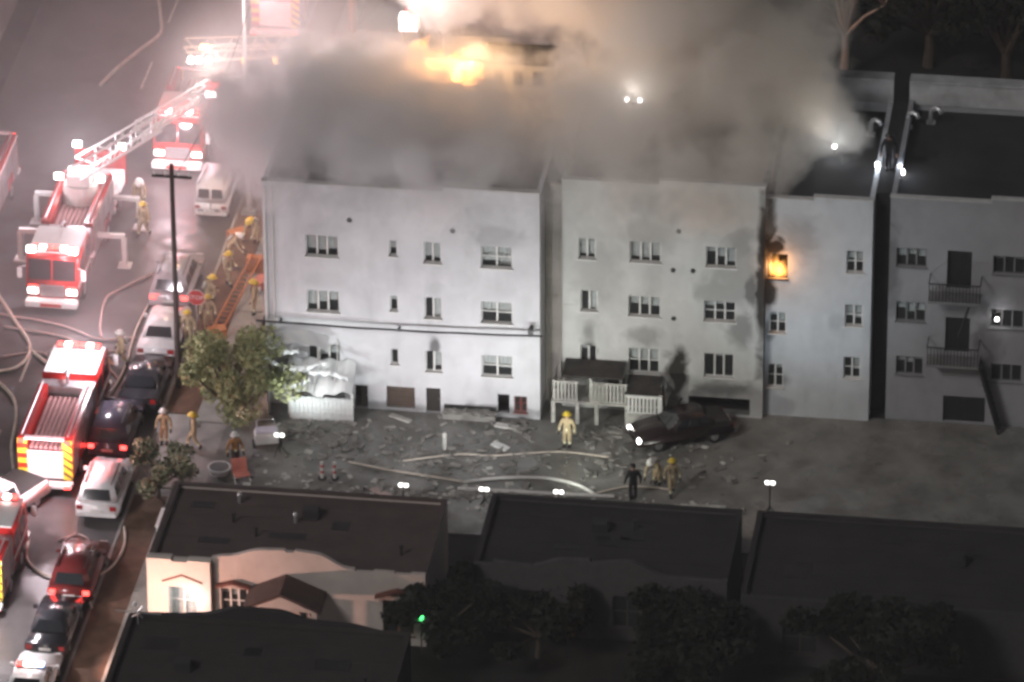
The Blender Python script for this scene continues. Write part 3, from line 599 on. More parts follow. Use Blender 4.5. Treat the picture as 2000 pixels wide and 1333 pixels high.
def light_bar(par, x, y, z, w, cols, front=True):
    b = MB().box(x-w/2, x+w/2, y-.15, y+.15, z, z+.06).build('light_bar', dark_metal, par)
    n = len(cols)
    for i, mt in enumerate(cols):
        MB().box(x-w/2+w*i/n+.02, x-w/2+w*(i+1)/n-.02, y-.14, y+.14, z+.062, z+.2).build('lamp', mt, b, bevel=.02, seg=1)
    return b
def ladder_truss(name, par, p0, p1, w=.7, h=.45, mat=alu, rung=.35):
    p0, p1 = Vector(p0), Vector(p1); d = (p1-p0); n = d.normalized(); side = n.cross(Vector((0, 0, 1))).normalized(); upv = side.cross(n).normalized()
    mb = MB()
    for s in (-1, 1):
        a0, a1 = p0+side*s*w/2, p1+side*s*w/2
        mb.tube([a0, a1], .075, 6); mb.tube([a0+upv*h, a1+upv*h*.8], .06, 6)
        k = int(d.length/.6)
        for i in range(k):
            q0, q1 = a0+d*(i/k), a0+d*((i+1)/k); mb.tube([q0 if i % 2 else q0+upv*h, q1+upv*h if i % 2 else q1], .035, 4)
    k = int(d.length/rung)
    for i in range(k): q = p0+d*((i+.5)/k); mb.tube([q-side*w/2, q+side*w/2], .022, 5)
    return mb.build(name, mat, par)

def fire_engine(label, loc, rz, L=9.0, chevron=True, heads=True, group='fire engines', name='fire_engine'):
    t = thing(name, label, 'fire engine', loc, rz, group); h = L/2; w = 1.24; cb = h-3.0   # cab from cb to h
    MB().box(-.9, .9, -h+.2, h-.2, .5, .72).build('chassis', dark_metal, t)
    # body: side lockers round an open hose bed
    for s in (-1, 1):
        a, b = (w-.42, w) if s > 0 else (-w, -w+.42)
        MB().box(a, b, -h+.3, cb-.75, .73, 2.75).build('locker_body', red, t, bevel=.04)
        n = 4; y0, y1 = -h+.4, cb-.85
        for i in range(n):
            ya, yb_ = y0+(y1-y0)*i/n+.06, y0+(y1-y0)*(i+1)/n-.06
            x = s*(w+.006)
            if i in (1,): rd = MB().box(x-.012, x+.012, ya, yb_, 1.45, 2.5).build('roller_shutter', steel, t)
            else: rd = MB().box(x-.012, x+.012, ya, yb_, .85, 2.5).build('roller_shutter', steel, t)
        MB().box(s*(w+.004)-.008, s*(w+.004)+.008, -h+.3, cb-.76, 2.55, 2.66).build('white_stripe', white_paint, t)
        MB().tube([(s*(w-.2), -h+.4, 2.86), (s*(w-.2), cb-.8, 2.86)], .04, 6).build('grab_rail', steel, t)
    MB().box(-w+.422, w-.422, -h+.32, cb-.75, .73, 2.1).build('hose_bed', pm('hose_bed_floor', (.1, .05, .05), .8), t)
    hb = MB()
    for i in range(7):
        x = -.66+i*.22; hb.tube([(x, -h+.5, 2.17), (x, 0, 2.2), (x, cb-1, 2.17)], .09, 6)
    hb.build('folded_hose', pm('folded_hose_cloth', (.3, .16, .15), .9, var=.3, scale=4), t)
    MB().box(-w, w, cb-.74, cb-.05, .73, 2.6).build('pump_panel', pm('pump_panel_steel', (.4, .38, .38), .35, .7), t, bevel=.03)
    for s in (-1, 1):
        for k in range(3): MB().tube([(s*w, cb-.6+k*.2, 1.3), (s*(w+.12), cb-.6+k*.2, 1.3)], .07, 8).build('outlet', steel, t)
    MB().tube([(0, cb-.4, 2.6), (0, cb-.4, 2.95), (0, cb-.1, 3.1), (0, cb+.4, 3.12)], .07, 8).build('deck_gun', steel, t)
    # cab
    z0, zw, zr = .62, 1.55, 2.85
    MB().prism([(cb, z0), (h, z0), (h, zw), (h-.22, zr-.1), (h-.35, zr), (cb, zr)], 'x', -w, w).build('cab', red, t, bevel=.06, seg=3, smooth=True)
    MB().box(-w+.05, w-.05, cb+.05, h-.4, zr+.003, zr+.07).build('cab_roof', white_paint, t, bevel=.03)
    c = (Vector((-w, h, zw)), Vector((w, h, zw)), Vector((w, h-.22, zr-.1)), Vector((-w, h-.22, zr-.1))); c = (c[1], c[0], c[3], c[2])
    for u in ((.05, .485), (.515, .95)): panel(c, *u, .08, .9, .014).build('windshield', carglass, t)
    for s in (-1, 1):
        for (ya, yb_) in ((cb+.2, cb+1.15), (cb+1.45, h-.45)):
            x = s*(w+.004); MB().box(x-.01, x+.01, ya, yb_, 1.6, 2.45).build('side_window', carglass, t)
        MB().box(s*(w+.003)-.006, s*(w+.003)+.006, cb+.02, h-.1, 1.2, 1.42).build('white_stripe', white_paint, t)
        MB().tube([(s*w, h-.1, 2.3), (s*(w+.28), h+.05, 2.3), (s*(w+.28), h+.05, 1.7)], .025, 6).box(s*(w+.28)-.11, s*(w+.28)+.11, h+.02, h+.09, 1.75, 2.25).build('mirror', white_paint, t)
        hl = MB().box(s*.92-.24, s*.92+.24, h-.02, h+.035, .92, 1.2).build('headlight', lenswhite if heads else lensclear, t, bevel=.02)
        MB().box(s*.92-.22, s*.92+.22, h-.02, h+.03, 1.24, 1.36).build('warning_lamp', lensred, t, bevel=.02)
    MB().box(-.6, .6, h-.02, h+.03, .8, 1.4).build('grille', steel, t, bevel=.02)
    MB().box(-w, w, h+.002, h+.5, .42, .74).build('front_bumper', white_paint, t, bevel=.05)
    MB().box(-.5, .5, h+.503, h+.52, .5, .66).build('bumper_stripe', chevred, t)
    light_bar(t, 0, h-.62, zr+.075, 2.0, [lensred, lenswhite, lensred, lensred, lenswhite, lensred])
    wheels(t, w, (-h+2.0, h-1.5), .5, .34)
    # rear
    rear = MB().box(-w+.42, w-.42, -h+.28, -h+.318, .75, 2.1).build('rear_shutter', white_paint, t)
    MB().box(-w, w, -h-.2, -h+.27, .48, .66).build('tailboard', white_paint, t, bevel=.03)
    if chevron:
        for s in (-1, 1):
            for k in range(8):
                za = .72+k*.25; zb_ = za+.25
                x0, x1 = (w-.44, w-.01) if s > 0 else (-w+.01, -w+.44)
                sk = .2*s
                MB().hexa([(x0, -h+.262, za), (x1, -h+.262, za-sk*s*0+ .0), (x1, -h+.292, za), (x0, -h+.292, za)], [(x0, -h+.262, zb_-.004), (x1, -h+.262, zb_-.004), (x1, -h+.292, zb_-.004), (x0, -h+.292, zb_-.004)]).build('chevron_band', (yellow if k % 2 else chevred) if s < 0 else yellow, t)
            if s > 0:
                for k in range(5):
                    z_ = .8+k*.4; MB().hexa([(w-.43, -h+.25, z_+.2), (w-.02, -h+.25, z_-.08), (w-.02, -h+.26, z_-.08), (w-.43, -h+.26, z_+.2)], [(w-.43, -h+.25, z_+.36), (w-.02, -h+.25, z_+.08), (w-.02, -h+.26, z_+.08), (w-.43, -h+.26, z_+.36)]).build('chevron_stripe', pm('chevron_dark', (.12, .06, .02), .6), t)
    for s in (-1, 1):
        MB().box(s*(w-.2)-.13, s*(w-.2)+.13, -h+.2, -h+.258, 2.5, 2.72).build('warning_lamp', lensred, t, bevel=.02)
        MB().box(s*(w-.2)-.13, s*(w-.2)+.13, -h-.22, -h-.19, .5, .64).build('tail_light', lensred, t)
    MB().box(-.9, .9, -h+.2, -h+.45, 2.72, 2.8).build('rear_crossbar', pm('pink_white_bar', (.75, .55, .55), .4), t)
    return t

# --- the aerial ladder truck facing the camera: cab, turntable, raised ladder, outriggers
LT = fire_engine('red and white aerial ladder truck facing the camera with its outrigger down', (-23.95, 11.9, 0), math.pi, L=9.2, chevron=False, name='ladder_truck')
LT['category'] = 'ladder truck'; LT['group'] = 'fire engines'
MB().box(-1.2, 1.2, -7.2, -4.35, .75, 1.5).build('turntable_bed', white_paint, LT, bevel=.04)
MB().tube([(-.0, -2.6, 2.2), (0, -2.6, 3.1)], [.95, .8], 20).build('turntable', white_paint, LT)
MB().box(-.55, .55, -3.2, -2.0, 3.1, 3.7).build('ladder_pedestal', white_paint, LT, bevel=.05)
MB().box(-1.25, 1.25, -7.4, -7.21, .6, 2.4).build('rear_bulkhead', red, LT, bevel=.04)
wheels(LT, 1.24, (-5.6,), .5, .34)
for (sx, y) in ((-1, -.2), (1, -.2), (-1, -4.0), (1, -4.0)):
    MB().box(min(sx*1.2, sx*2.55), max(sx*1.2, sx*2.55), y-.12, y+.12, 1.5, 1.72).box(sx*2.5-.12, sx*2.5+.12, y-.12, y+.12, .1, 1.49).box(sx*2.5-.32, sx*2.5+.32, y-.32, y+.32, .01, .1).build('outrigger', white_paint, LT, bevel=.02)
ladder_truss('ladder_base_section', LT, (-.2, -2.3, 3.6), (-4.2, -2.2, 6.6), 1.1, .8, white_paint)
ladder_truss('ladder_fly_section', LT, (-3.2, -2.2, 6.0), (-6.6, -2.1, 8.55), .85, .65, white_paint)
MB().box(-6.9, -6.3, -2.5, -1.7, 8.3, 8.9).build('ladder_tip_bucket', red, LT, bevel=.04)
for (x, y, z) in ((-1.0, 4.3, 2.95), (1.0, 4.3, 2.95), (-1.1, -7.3, 2.5), (1.1, -7.3, 2.5), (1.0, -2.4, 3.3), (-1.0, -2.4, 3.3), (-1.0, -4.5, 2.3), (.9, -5.2, 2.2)):
    MB().box(x-.2, x+.2, y-.12, y+.12, z, z+.28).build('flood_lamp', lenswhite, LT, bevel=.03)
lamp('flood_lamp_light', 'POINT', (0, -2.6, 4.6), 1250, WARMPINK, LT, .4)
lamp('flood_lamp_light', 'POINT', (-1.8, 5.9, 3.2), 520, WARMPINK, LT, .3)
lamp('ladder_tip_light', 'POINT', (-6.7, -2.1, 9.9), 1000, (1, .8, .78), LT, .35)
MB().box(-6.85, -6.35, -1.69, -1.6, 8.5, 8.8).build('ladder_tip_lamp', lenswhite, LT, bevel=.03)
lamp('beacon_light', 'POINT', (-1.4, 5.3, 3.3), 300, REDL, LT, .2)

# --- other engines
E2 = fire_engine('fire engine seen from behind with yellow chevrons beside the white SUV', (-20.95, -5.0, 0), R(0))
lamp('scene_light', 'POINT', (0, -5.6, 3.0), 800, (1, .84, .92), E2, .3); lamp('beacon_light', 'POINT', (1.6, -4.7, 2.9), 330, REDL, E2, .2)
lamp('scene_light', 'POINT', (.8, 2.0, 4.2), 1000, WARMPINK, E2, .3)
E3 = fire_engine('red fire engine facing the camera behind the raised ladder', (-20.65, 24.9, 0), math.pi, L=6.2)
lamp('head_light_glow', 'POINT', (0, 5.2, 2.4), 900, WARMPINK, E3, .3); lamp('beacon_light', 'POINT', (0, 3.2, 3.6), 520, REDL, E3, .2)
RTk = fire_engine('short rescue truck with chevron tail cut by the left edge', (-21.95, -17.2, 0), 0, L=5.8, name='rescue_truck'); RTk['category'] = 'rescue truck'
lamp('scene_light', 'POINT', (.8, -4.6, 3.4), 1700, (1, .9, .94), RTk, .25)
E4 = fire_engine('red engine just entering at the left edge beside the ladder truck', (-29.35, 15.5, 0), math.pi)
lamp('beacon_light', 'POINT', (0, 5.4, 3.2), 260, REDL, E4, .25); lamp('flood_lamp_light', 'POINT', (-2.2, 3, 4.2), 300, WARMPINK, E4, .3)
E5 = fire_engine('distant fire engine with red beacons at the far end of the street', (-18.4, 41.0, 0), 0)
lamp('beacon_light', 'POINT', (0, -5.2, 3.2), 260, REDL, E5, .25); lamp('scene_light', 'POINT', (-2.5, -6, 4.0), 160, WARMPINK, E5, .4)

# --- parked cars along the right hand kerb
car('white van with twin rear windows parked beyond the stop sign', 'van', white_car, (-18.2, 18.9, 0)).scale = (.82, .72, .9)
car('silver hatchback parked behind the stop sign', 'suv', silver, (-18.55, 10.1, 0), lit=True)
car('white sedan with blue tinted trunk lid next to the leafy tree', 'sedan', white_car, (-18.25, 5.1, 0))
car('charcoal sedan parked between the white sedan and the violet grey car', 'sedan', darkcar, (-18.2, .4, 0))
car('violet grey SUV parked beside the rear of the fire engine', 'suv', purplecar, (-18.75, -4.0, 0), lit=True)
car('white SUV seen from behind, parked near the pink bungalow roof', 'suv', white_car, (-18.2, -9.4, 0))
car('dark red SUV with lit tail lamps parked by the brown dirt strip', 'suv', dred, (-18.0, -16.6, 0), lit=True)
car('dark sedan parked behind the dark red SUV', 'sedan', darkcar, (-18.15, -21.1, 0))
pc = car('white patrol car with a lit light bar at the bottom left corner', 'sedan', white_car, (-18.2, -25.85, 0), name='patrol_car')
light_bar(pc, 0, -.2, 1.46, 1.2, [lensred, lenswhite, lenswhite, lensblue]); lamp('added_facade_spot', 'SPOT', (.9, .3, 1.75), 4400, (1, .54, .43), pc, .15, (10, 6, 1.8), 85, .8)  # the spot is added to light the bungalow front, no such lamp seen
lamp('light_bar_glow', 'POINT', (0, -.2, 2.4), 90, (1, .8, .76), pc, .2)
car('white pickup angled into the left edge below the fire engine', 'pickup', white_car, (-22.7, -11.7, 0), R(152), name='white_pickup')
car('dark maroon car with lit headlights in the court before the middle block', 'sedan', pm('maroon_black_paint', (.022, .012, .012), .25, var=.1), (6.5, -.9, .05), R(116), front_lit=True)
lamp('headlight_glow', 'SPOT', (4.2, -2.3, .8), 60, WHITE, None, .15, (-4, -4.5, .3), 80)

# ladder trailer across the far street
tr = thing('ladder_trailer', 'floodlit ladder on a low trailer across the far street', 'trailer', (-19.2, 31.6, 0), R(6))
MB().box(-2.8, 2.8, -.7, .7, .7, .95).build('deck', dark_metal, tr); ladder_truss('ladder', tr, (-2.8, 0, 1.5), (2.8, 0, 1.9), 1.0, .8, pm('peach_paint', (.75, .6, .5), .5))
for x in (-2, 2): MB().box(x-.1, x+.1, -.3, .3, .951, 1.5+(x+2.8)/5.6*.4).build('ladder_cradle', dark_metal, tr)
for x in (-1.6, 1.6): MB().tube([(x, -.72, .4), (x, .72, .4)], .4, 14).build('wheel_pair', black, tr)
for x in (-2.5, -2.1, -1.6, .2, 1.7, 2.5): MB().box(x-.13, x+.13, -.75, -.62, 1.5, 1.85).build('flood_lamp', lenswhite if x < 0 else lensamber, tr, bevel=.03)
lamp('flood_lamp_light', 'POINT', (-1.5, -1.5, 2.2), 110, (1, .7, .5), tr, .3)

# ladder truck behind building A, its ladder tip above the flames
bt = fire_engine('rear alley ladder truck whose lit ladder tip rises above the flames', (-9.6, 27.5, 0), R(180), name='alley_ladder_truck'); bt['category'] = 'ladder truck'
ladder_truss('raised_ladder', bt, (.2, 0, 3.0), (-1.2, 10.6, 11.2), .8, .5, white_paint)
MB().box(-1.6, -.7, 10.4, 11.0, 11.0, 11.8).build('ladder_bucket', white_paint, bt, bevel=.05); MB().box(-1.5, -.8, 11.01, 11.1, 11.5, 11.8).build('bucket_lamp', lenswhite, bt, bevel=.03)
MB().box(-1.5, -1.1, 10.5, 10.8, 11.81, 12.1).build('bucket_beacon', lensred, bt)
lamp('bucket_lamp_light', 'POINT', (-1.2, 11.8, 12.9), 1300, (1, .86, .8), bt, .3)

# ------------------------------------------------------------------ poles, lamp, sign
up1 = thing('utility_pole', 'thin dark utility pole standing in front of the street', 'pole', (-16.8, .8, 0))
MB().tube([(0, 0, 0), (0, 0, 11.6)], [.14, .1], 10).build('shaft', pm('creosote_wood', (.05, .04, .035), .9), up1)
MB().box(-.9, .9, -.05, .05, 10.9, 11.02).build('crossarm', MATS['creosote_wood'], up1)
for x in (-.8, -.3, .3, .8): MB().tube([(x, 0, 11.02), (x, 0, 11.2)], .05, 8).build('insulator', trim_white, up1)
up2 = thing('street_lamp', 'tall pale street lamp pole by the corner of the left block', 'street lamp', (-16.5, 18.0, 0))
MB().tube([(0, 0, 0), (0, 0, 12.4)], [.15, .09], 10).build('shaft', alu, up2); MB().box(-.35, .35, -.25, .25, 0, .3).build('base', concrete, up2, bevel=.03)
MB().tube([(0, 0, 9.0), (-.6, -.3, 9.3), (-1.6, -.8, 9.35)], .05, 6).build('arm', alu, up2); MB().box(-2.0, -1.45, -1.05, -.65, 9.22, 9.36).build('lamp_head', lensamber, up2, bevel=.03)
lamp('street_lamp_light', 'SPOT', (-1.6, -.8, 9.1), 2300, SOD, up2, .25, (1.4, -7.5, 0), 100, .8)
MB().tube([(0, 0, 11.6), (.5, -.2, 11.9)], .04, 6).build('upper_arm', alu, up2); MB().box(.35, .75, -.45, -.1, 11.8, 12.0).build('upper_lamp_head', lenswhite, up2, bevel=.03)
lamp('upper_lamp_light', 'SPOT', (.6, -.4, 12.4), 2400, (1, .8, .85), up2, .3, (9, -8, 14.5), 120, .9)
wr = thing('overhead_wire', 'dark wire slung from the utility pole along the street', 'wire')
MB().tube([(-16.5+.3*i/10, .8+17.2*i/10, 11.2-.7*math.sin(math.pi*i/10)) for i in range(11)], .02, 4).build('wire', black, wr)
sg = thing('stop_sign', 'red octagonal stop sign on a pole beside parked cars', 'sign', (-16.8, 5.65, .1), R(0))
MB().tube([(0, 0, 0), (0, 0, 2.3)], .035, 8).build('post', alu, sg)
oc = [(.4*math.cos(R(22.5+45*k)), 2.05+.4*math.sin(R(22.5+45*k))) for k in range(8)]; oc2 = [(.43*math.cos(R(22.5+45*k)), 2.05+.43*math.sin(R(22.5+45*k))) for k in range(8)]
MB().prism(oc2, 'y', -.045, -.036).build('white_border', white_paint, sg); MB().prism(oc, 'y', -.056, -.046).build('face', pm('sign_red', (.5, .03, .03), .5), sg)
fc = bpy.data.curves.new('lettering', 'FONT'); fc.body = 'STOP'; fc.size = .3; fc.align_x = 'CENTER'; fc.align_y = 'CENTER'; fc.extrude = .004
fc.materials.append(white_paint); ft = bpy.data.objects.new('lettering_text', fc); COL.objects.link(ft)
fmesh = bpy.data.meshes.new_from_object(ft.evaluated_get(bpy.context.evaluated_depsgraph_get())); bpy.data.objects.remove(ft)
fo = bpy.data.objects.new('lettering', fmesh); COL.objects.link(fo); fo.location = (0, -.062, 2.05); fo.rotation_euler = (R(90), 0, 0); fo.parent = sg
# ground ladder, boards, porch canopy
gl = thing('ground_ladder', 'orange wooden ladder propped low on the sidewalk beside the left block', 'ladder', (0, 0, 0))
a, b = Vector((-15.95, 6.6, .15)), Vector((-15.1, 12.2, 1.0)); d_ = b-a; s_ = Vector((.24, -.03, 0))
for s in (-1, 1): MB().tube([a+s_*s, b+s_*s], .055, 6).build('rail', wood, gl)
for k in range(17): q = a+d_*((k+.5)/17); MB().tube([q-s_, q+s_], .028, 6).build('rung', wood, gl)
MB().box(-15.6, -14.6, 12.0, 12.4, .12, .9).build('trestle', wood, gl)

cloth = pm('white_canopy_cloth', (.82, .83, .83), .8, var=.05)
def clothmesh(x0, x1, y0, y1, fz, nx=28, ny=10):
    mb = MB(); V = []
    for j in range(ny+1):
        for i in range(nx+1):
            u, v = i/nx, j/ny; V.append((x0+(x1-x0)*u, y0+(y1-y0)*v, fz(u, v)))
    top = len(V); V2 = V+[(x, y, z-.02) for x, y, z in V]; Fc = []
    for j in range(ny):
        for i in range(nx):
            q = j*(nx+1)+i; Fc.append((q, q+1, q+nx+2, q+nx+1)); Fc.append((top+q, top+q+nx+1, top+q+nx+2, top+q+1))
    return mb.add(V2, Fc)
pc1 = thing('porch_canopy', 'blown out white canopy and boarded porch at the left end of the wide block', 'canopy')
clothmesh(-11.5, -8.4, -1.5, -.05, lambda u, v: 1.55+.95*v+.12*math.sin(u*9+v*2)*(1-v)+.07*math.sin(u*23)+.05*math.sin(v*7)).build('canopy_sheet', cloth, pc1, smooth=True)
clothmesh(-12.35, -9.6, -.8, -.05, lambda u, v: 3.3+.3*v+.5*math.sin(u*2.6)-.2*u+.05*math.sin(u*17+v*4)).build('upper_awning', cloth, pc1, smooth=True)
def ribbon(pts, w_, name='torn_strip'):
    pts = [Vector(p) for p in pts]; n = 24; top, bot = [], []
    for k in range(n+1):
        u = k/n*(len(pts)-1); i_ = min(int(u), len(pts)-2); f = u-i_; f = f*f*(3-2*f); p = pts[i_].lerp(pts[i_+1], f); ww = w_*(1-.5*abs(2*k/n-1)**2)*(1+.25*math.sin(k*1.7))
        top.append(p+Vector((0, .12*math.sin(k*.9), ww/2))); bot.append(p+Vector((0, -.1+.08*math.sin(k*1.3), -ww/2)))
    V = top+bot+[q+Vector((0, .02, 0)) for q in top]+[q+Vector((0, .02, 0)) for q in bot]; m_ = n+1; Fc = []
    for k in range(n): Fc += [(k, k+1, m_+k+1, m_+k), (2*m_+k, 3*m_+k, 3*m_+k+1, 2*m_+k+1), (k, 2*m_+k, 2*m_+k+1, k+1), (m_+k, m_+k+1, 3*m_+k+1, 3*m_+k)]
    MB().add(V, Fc).build(name, cloth, pc1, smooth=True)
ribbon([(-12.5, -.9, 2.95), (-11.7, -1.0, 2.55), (-10.6, -1.0, 2.5), (-9.6, -.9, 2.85)], .3)
ribbon([(-12.55, -1.1, 2.7), (-12.2, -1.2, 2.1), (-11.2, -1.2, 1.9)], .3)
ribbon([(-10.4, -1.2, 2.45), (-9.4, -1.2, 2.5), (-8.6, -1.1, 2.2)], .22)
ribbon([(-11.6, -1.35, 1.75), (-10.9, -1.4, 1.9), (-10.3, -1.35, 2.2)], .2)
ribbon([(-12.4, -.7, 3.5), (-11.6, -.8, 3.2), (-10.9, -.8, 3.3)], .22)
for xx in (-11.4, -10.2, -9.3): MB().tube([(xx, -1.45, 1.5), (xx+.1, -.4, 2.6), (xx+.05, -.05, 3.6)], .03, 6).build('awning_strut', trim_white, pc1)
me = None
for i in range(15):
    if me is None: o = MB().box(-.088, .088, -.02, .02, 0, 1.15).build('fence_board', pm('whitewashed_board', (.62, .64, .63), .8, var=.3, scale=5), pc1); me = o.data
    else: o = bpy.data.objects.new('fence_board', me); COL.objects.link(o); o.parent = pc1
    o.location = (-11.1+i*.19, -1.35+RND.uniform(-.01, .01), .06+RND.uniform(0, .06))
for x in (-11.25, -9.8, -8.42): MB().box(x-.05, x+.05, -1.3, -1.2, .055, 1.5).build('post', trim_white, pc1)
for x in (-12.3, -11.4): MB().tube([(x, -.9, .05), (x, -.9, 2.4)], .04, 6).build('pole', trim_white, pc1)

# portable work lights along the south side of the court
def work_light(label, x, y, h, aim, e, col=WHITE, cone=125):
    t = thing('work_light', label, 'work light', (x, y, .05), 0, 'portable work lights in the court')
    MB().tube([(0, 0, .1), (0, 0, h)], .03, 6).build('mast', dark_metal, t)
    for k in range(3): MB().tube([(0, 0, .5), (.4*math.cos(k*2.1), .4*math.sin(k*2.1), .01)], .02, 5).build('leg', dark_metal, t)
    for s in (-1, 1): MB().box(s*.12-.1, s*.12+.1, -.05, .06, h, h+.17).build('lamp_head', pm('lit_work_lamp', (.9, .9, .9), .2, emit=4, ecol=(1, .97, .92)), t, bevel=.03)
    lamp('work_light_beam', 'SPOT', (0, .35, h+.12), e, col, t, .3, Vector(aim)-Vector((x, y, .05)), cone, .9)
work_light('portable work light before the left part of the court', -5.0, -8.3, .9, (-5.0, 0, 7.0), 1550)
work_light('portable work light below the middle of the wide block', -1.4, -8.2, .9, (-1.8, 0, 7.0), 1550)
work_light('portable work light near the white hose loop', 1.9, -8.0, .9, (4.5, 1, 5.6), 900, (.95, 1, .9))
work_light('portable work light standing at the porch canopy', -11.2, -4.6, .9, (-10.2, -.5, 2.4), 620, (.92, 1, 1), 85)
work_light('portable work light at the right end of the court', 11.2, -7.2, 1.6, (12.6, 1.8, 9.8), 1100, (.78, .9, 1), 95)

# ------------------------------------------------------------------ hoses
def hose(label, pts, r, mat, n=10):
    pts = [Vector(p) for p in pts]; out = []
    for i in range(len(pts)-1):
        p0, p1, p2, p3 = pts[max(i-1, 0)], pts[i], pts[i+1], pts[min(i+2, len(pts)-1)]
        for k in range(n):
            t = k/n; out.append(.5*((2*p1)+(p2-p0)*t+(2*p0-5*p1+4*p2-p3)*t*t+(3*p1-p0-3*p2+p3)*t**3))
    out.append(pts[-1])
    return tag(MB().tube(out, r, 6).build('fire_hose', mat, smooth=True), label, 'hose', 'fire hoses on the ground')
hp = pm('pale_hose_cloth', (.66, .58, .5), .85, var=.2, scale=3); hw = pm('white_hose_cloth', (.72, .71, .68), .85, var=.12, scale=3); hpk = pm('pinkish_hose_cloth', (.45, .33, .31), .85, var=.2)
z = .085
hose('thick pale hose curling in from the left edge', [(-27.4, 9.5, z), (-25.6, 6.2, z), (-24.3, 3.6, z), (-24.6, 1.6, z), (-26.5, .9, z)], .09, hp)
hose('pale hose running down to the chevron tailed engine', [(-25.6, .8, z), (-24.2, -1, z), (-23.6, -3, z), (-23.3, -5.5, z), (-22.6, -8.2, z)], .085, hp)
hose('pinkish hose crossing the street below the ladder truck', [(-26.4, 6.6, z), (-23.4, 5.9, z), (-21.2, 4.8, z), (-19.6, 5.2, z)], .07, hpk)
hose('second pinkish hose crossing just below the first', [(-25.9, 5.4, z), (-23, 4.8, z), (-21.5, 3.6, z), (-19.8, 3.9, z)], .07, hpk)
hose('kinked hose lying across the middle of the street', [(-20.0, 11.4, z), (-21.3, 9.6, z), (-21.7, 8.6, z), (-21.5, 6.2, z), (-21.2, 5.0, z)], .06, hpk)
hose('hose slanting toward the firefighters in the street', [(-24.4, 3.6, z), (-23.2, 2.2, z), (-22.2, 1.3, z)], .075, hp)
hose('long hose snaking up the far street', [(-26.2, 30.5, z), (-25.7, 32.5, z), (-24.9, 34.8, z), (-24.3, 36.6, z), (-24.6, 38.4, z), (-25.1, 40.5, z)], .1, hp)
zc = .12
hose('white hose loop bulging in the court, upper strand', [(-2.6, -6.1, zc), (-1.0, -5.55, zc), (.9, -5.3, zc), (2.4, -5.7, zc), (3.4, -6.5, zc)], .085, hw)
hose('white hose strand under the loop in the court', [(-2.8, -6.7, zc), (-.5, -6.65, zc), (1.6, -6.6, zc), (3.4, -6.55, zc), (4.2, -6.5, zc)], .085, hw)
hose('thin hose trailing left from the white loop', [(-2.6, -6.1, zc), (-4.2, -5.8, zc), (-6.0, -5.5, zc), (-8.0, -5.0, zc)], .05, hp)
hose('thin hose along the court toward the two firefighters', [(3.4, -6.3, zc), (4.6, -5.6, zc), (5.6, -5.5, zc), (6.6, -5.6, zc)], .05, hp)
hose('thin pale hose in front of the planter', [(-5.6, -4.6, zc), (-3.2, -3.7, zc), (-1.6, -3.6, zc), (1.2, -2.9, zc), (3.6, -3.1, zc)], .04, hp)
hose('hose beside the dirt strip and dark red SUV', [(-16.9, -12.0, .16), (-16.6, -13.6, .16), (-16.8, -15.4, .16), (-17.6, -17.0, z), (-17.0, -19, .16)], .06, hp)
hose('pale hose looping round the front of the chevron tailed engine', [(-25.4, 2.6, z), (-23.8, 3.2, z), (-22.8, 2.6, z), (-21.4, 3.4, z), (-20.4, 2.2, z), (-19.7, 1.2, z)], .06, hpk)
hose('pale hose along the kerb past the white sedan', [(-19.5, 9.6, z), (-19.75, 6.0, z), (-19.6, 2.0, z), (-20.0, -2.0, z)], .05, hp)
hose('hose coiled on the road behind the white SUV', [(-18.9, -12.6, z), (-19.3, -13.6, z), (-18.7, -14.2, z), (-18.2, -13.4, z), (-18.8, -12.8, z), (-19.6, -13.4, z)], .05, hpk)
hose('hose running behind the white pickup', [(-20.9, -13.4, z), (-20.6, -15.2, z), (-19.8, -16.2, z), (-18.9, -16.6, z)], .06, hp)

# ------------------------------------------------------------------ people
def bone_body(joints, bones, name, mats, matfun):
    me = bpy.data.meshes.new(name); bm = bmesh.new(); lay = bm.verts.layers.skin.verify(); idx = {}
    for k, (p, r) in joints.items():
        v = bm.verts.new(p); rr = r if isinstance(r, tuple) else (r, r); v[lay].radius = rr; v[lay].use_root = (k == 'pelvis'); idx[k] = v
    for a, b in bones: bm.edges.new((idx[a], idx[b]))
    bm.to_mesh(me); bm.free()
    o = bpy.data.objects.new(name, me); COL.objects.link(o)
    o.modifiers.new('s', 'SKIN').use_smooth_shade = True; sb = o.modifiers.new('u', 'SUBSURF'); sb.levels = 1; sb.render_levels = 1
    dg = bpy.context.evaluated_depsgraph_get(); ev = o.evaluated_get(dg)
    m2 = bpy.data.meshes.new_from_object(ev); bpy.data.objects.remove(o); bpy.data.meshes.remove(me)
    for mt in mats: m2.materials.append(mt)
    segs = [(Vector(joints[a][0]), Vector(joints[b][0]), a, b) for a, b in bones]
    for f in m2.polygons:
        f.use_smooth = True; c = f.center; best = None
        for (p, q, a, b) in segs:
            d = q-p; t = max(0, min(1, (c-p).dot(d)/max(d.length_squared, 1e-9))); e = (c-p-d*t).length
            if best is None or e < best[0]: best = (e, a, b, t)
        f.material_index = matfun(best[1], best[2], best[3])
    return m2
BODY_CACHE = {}
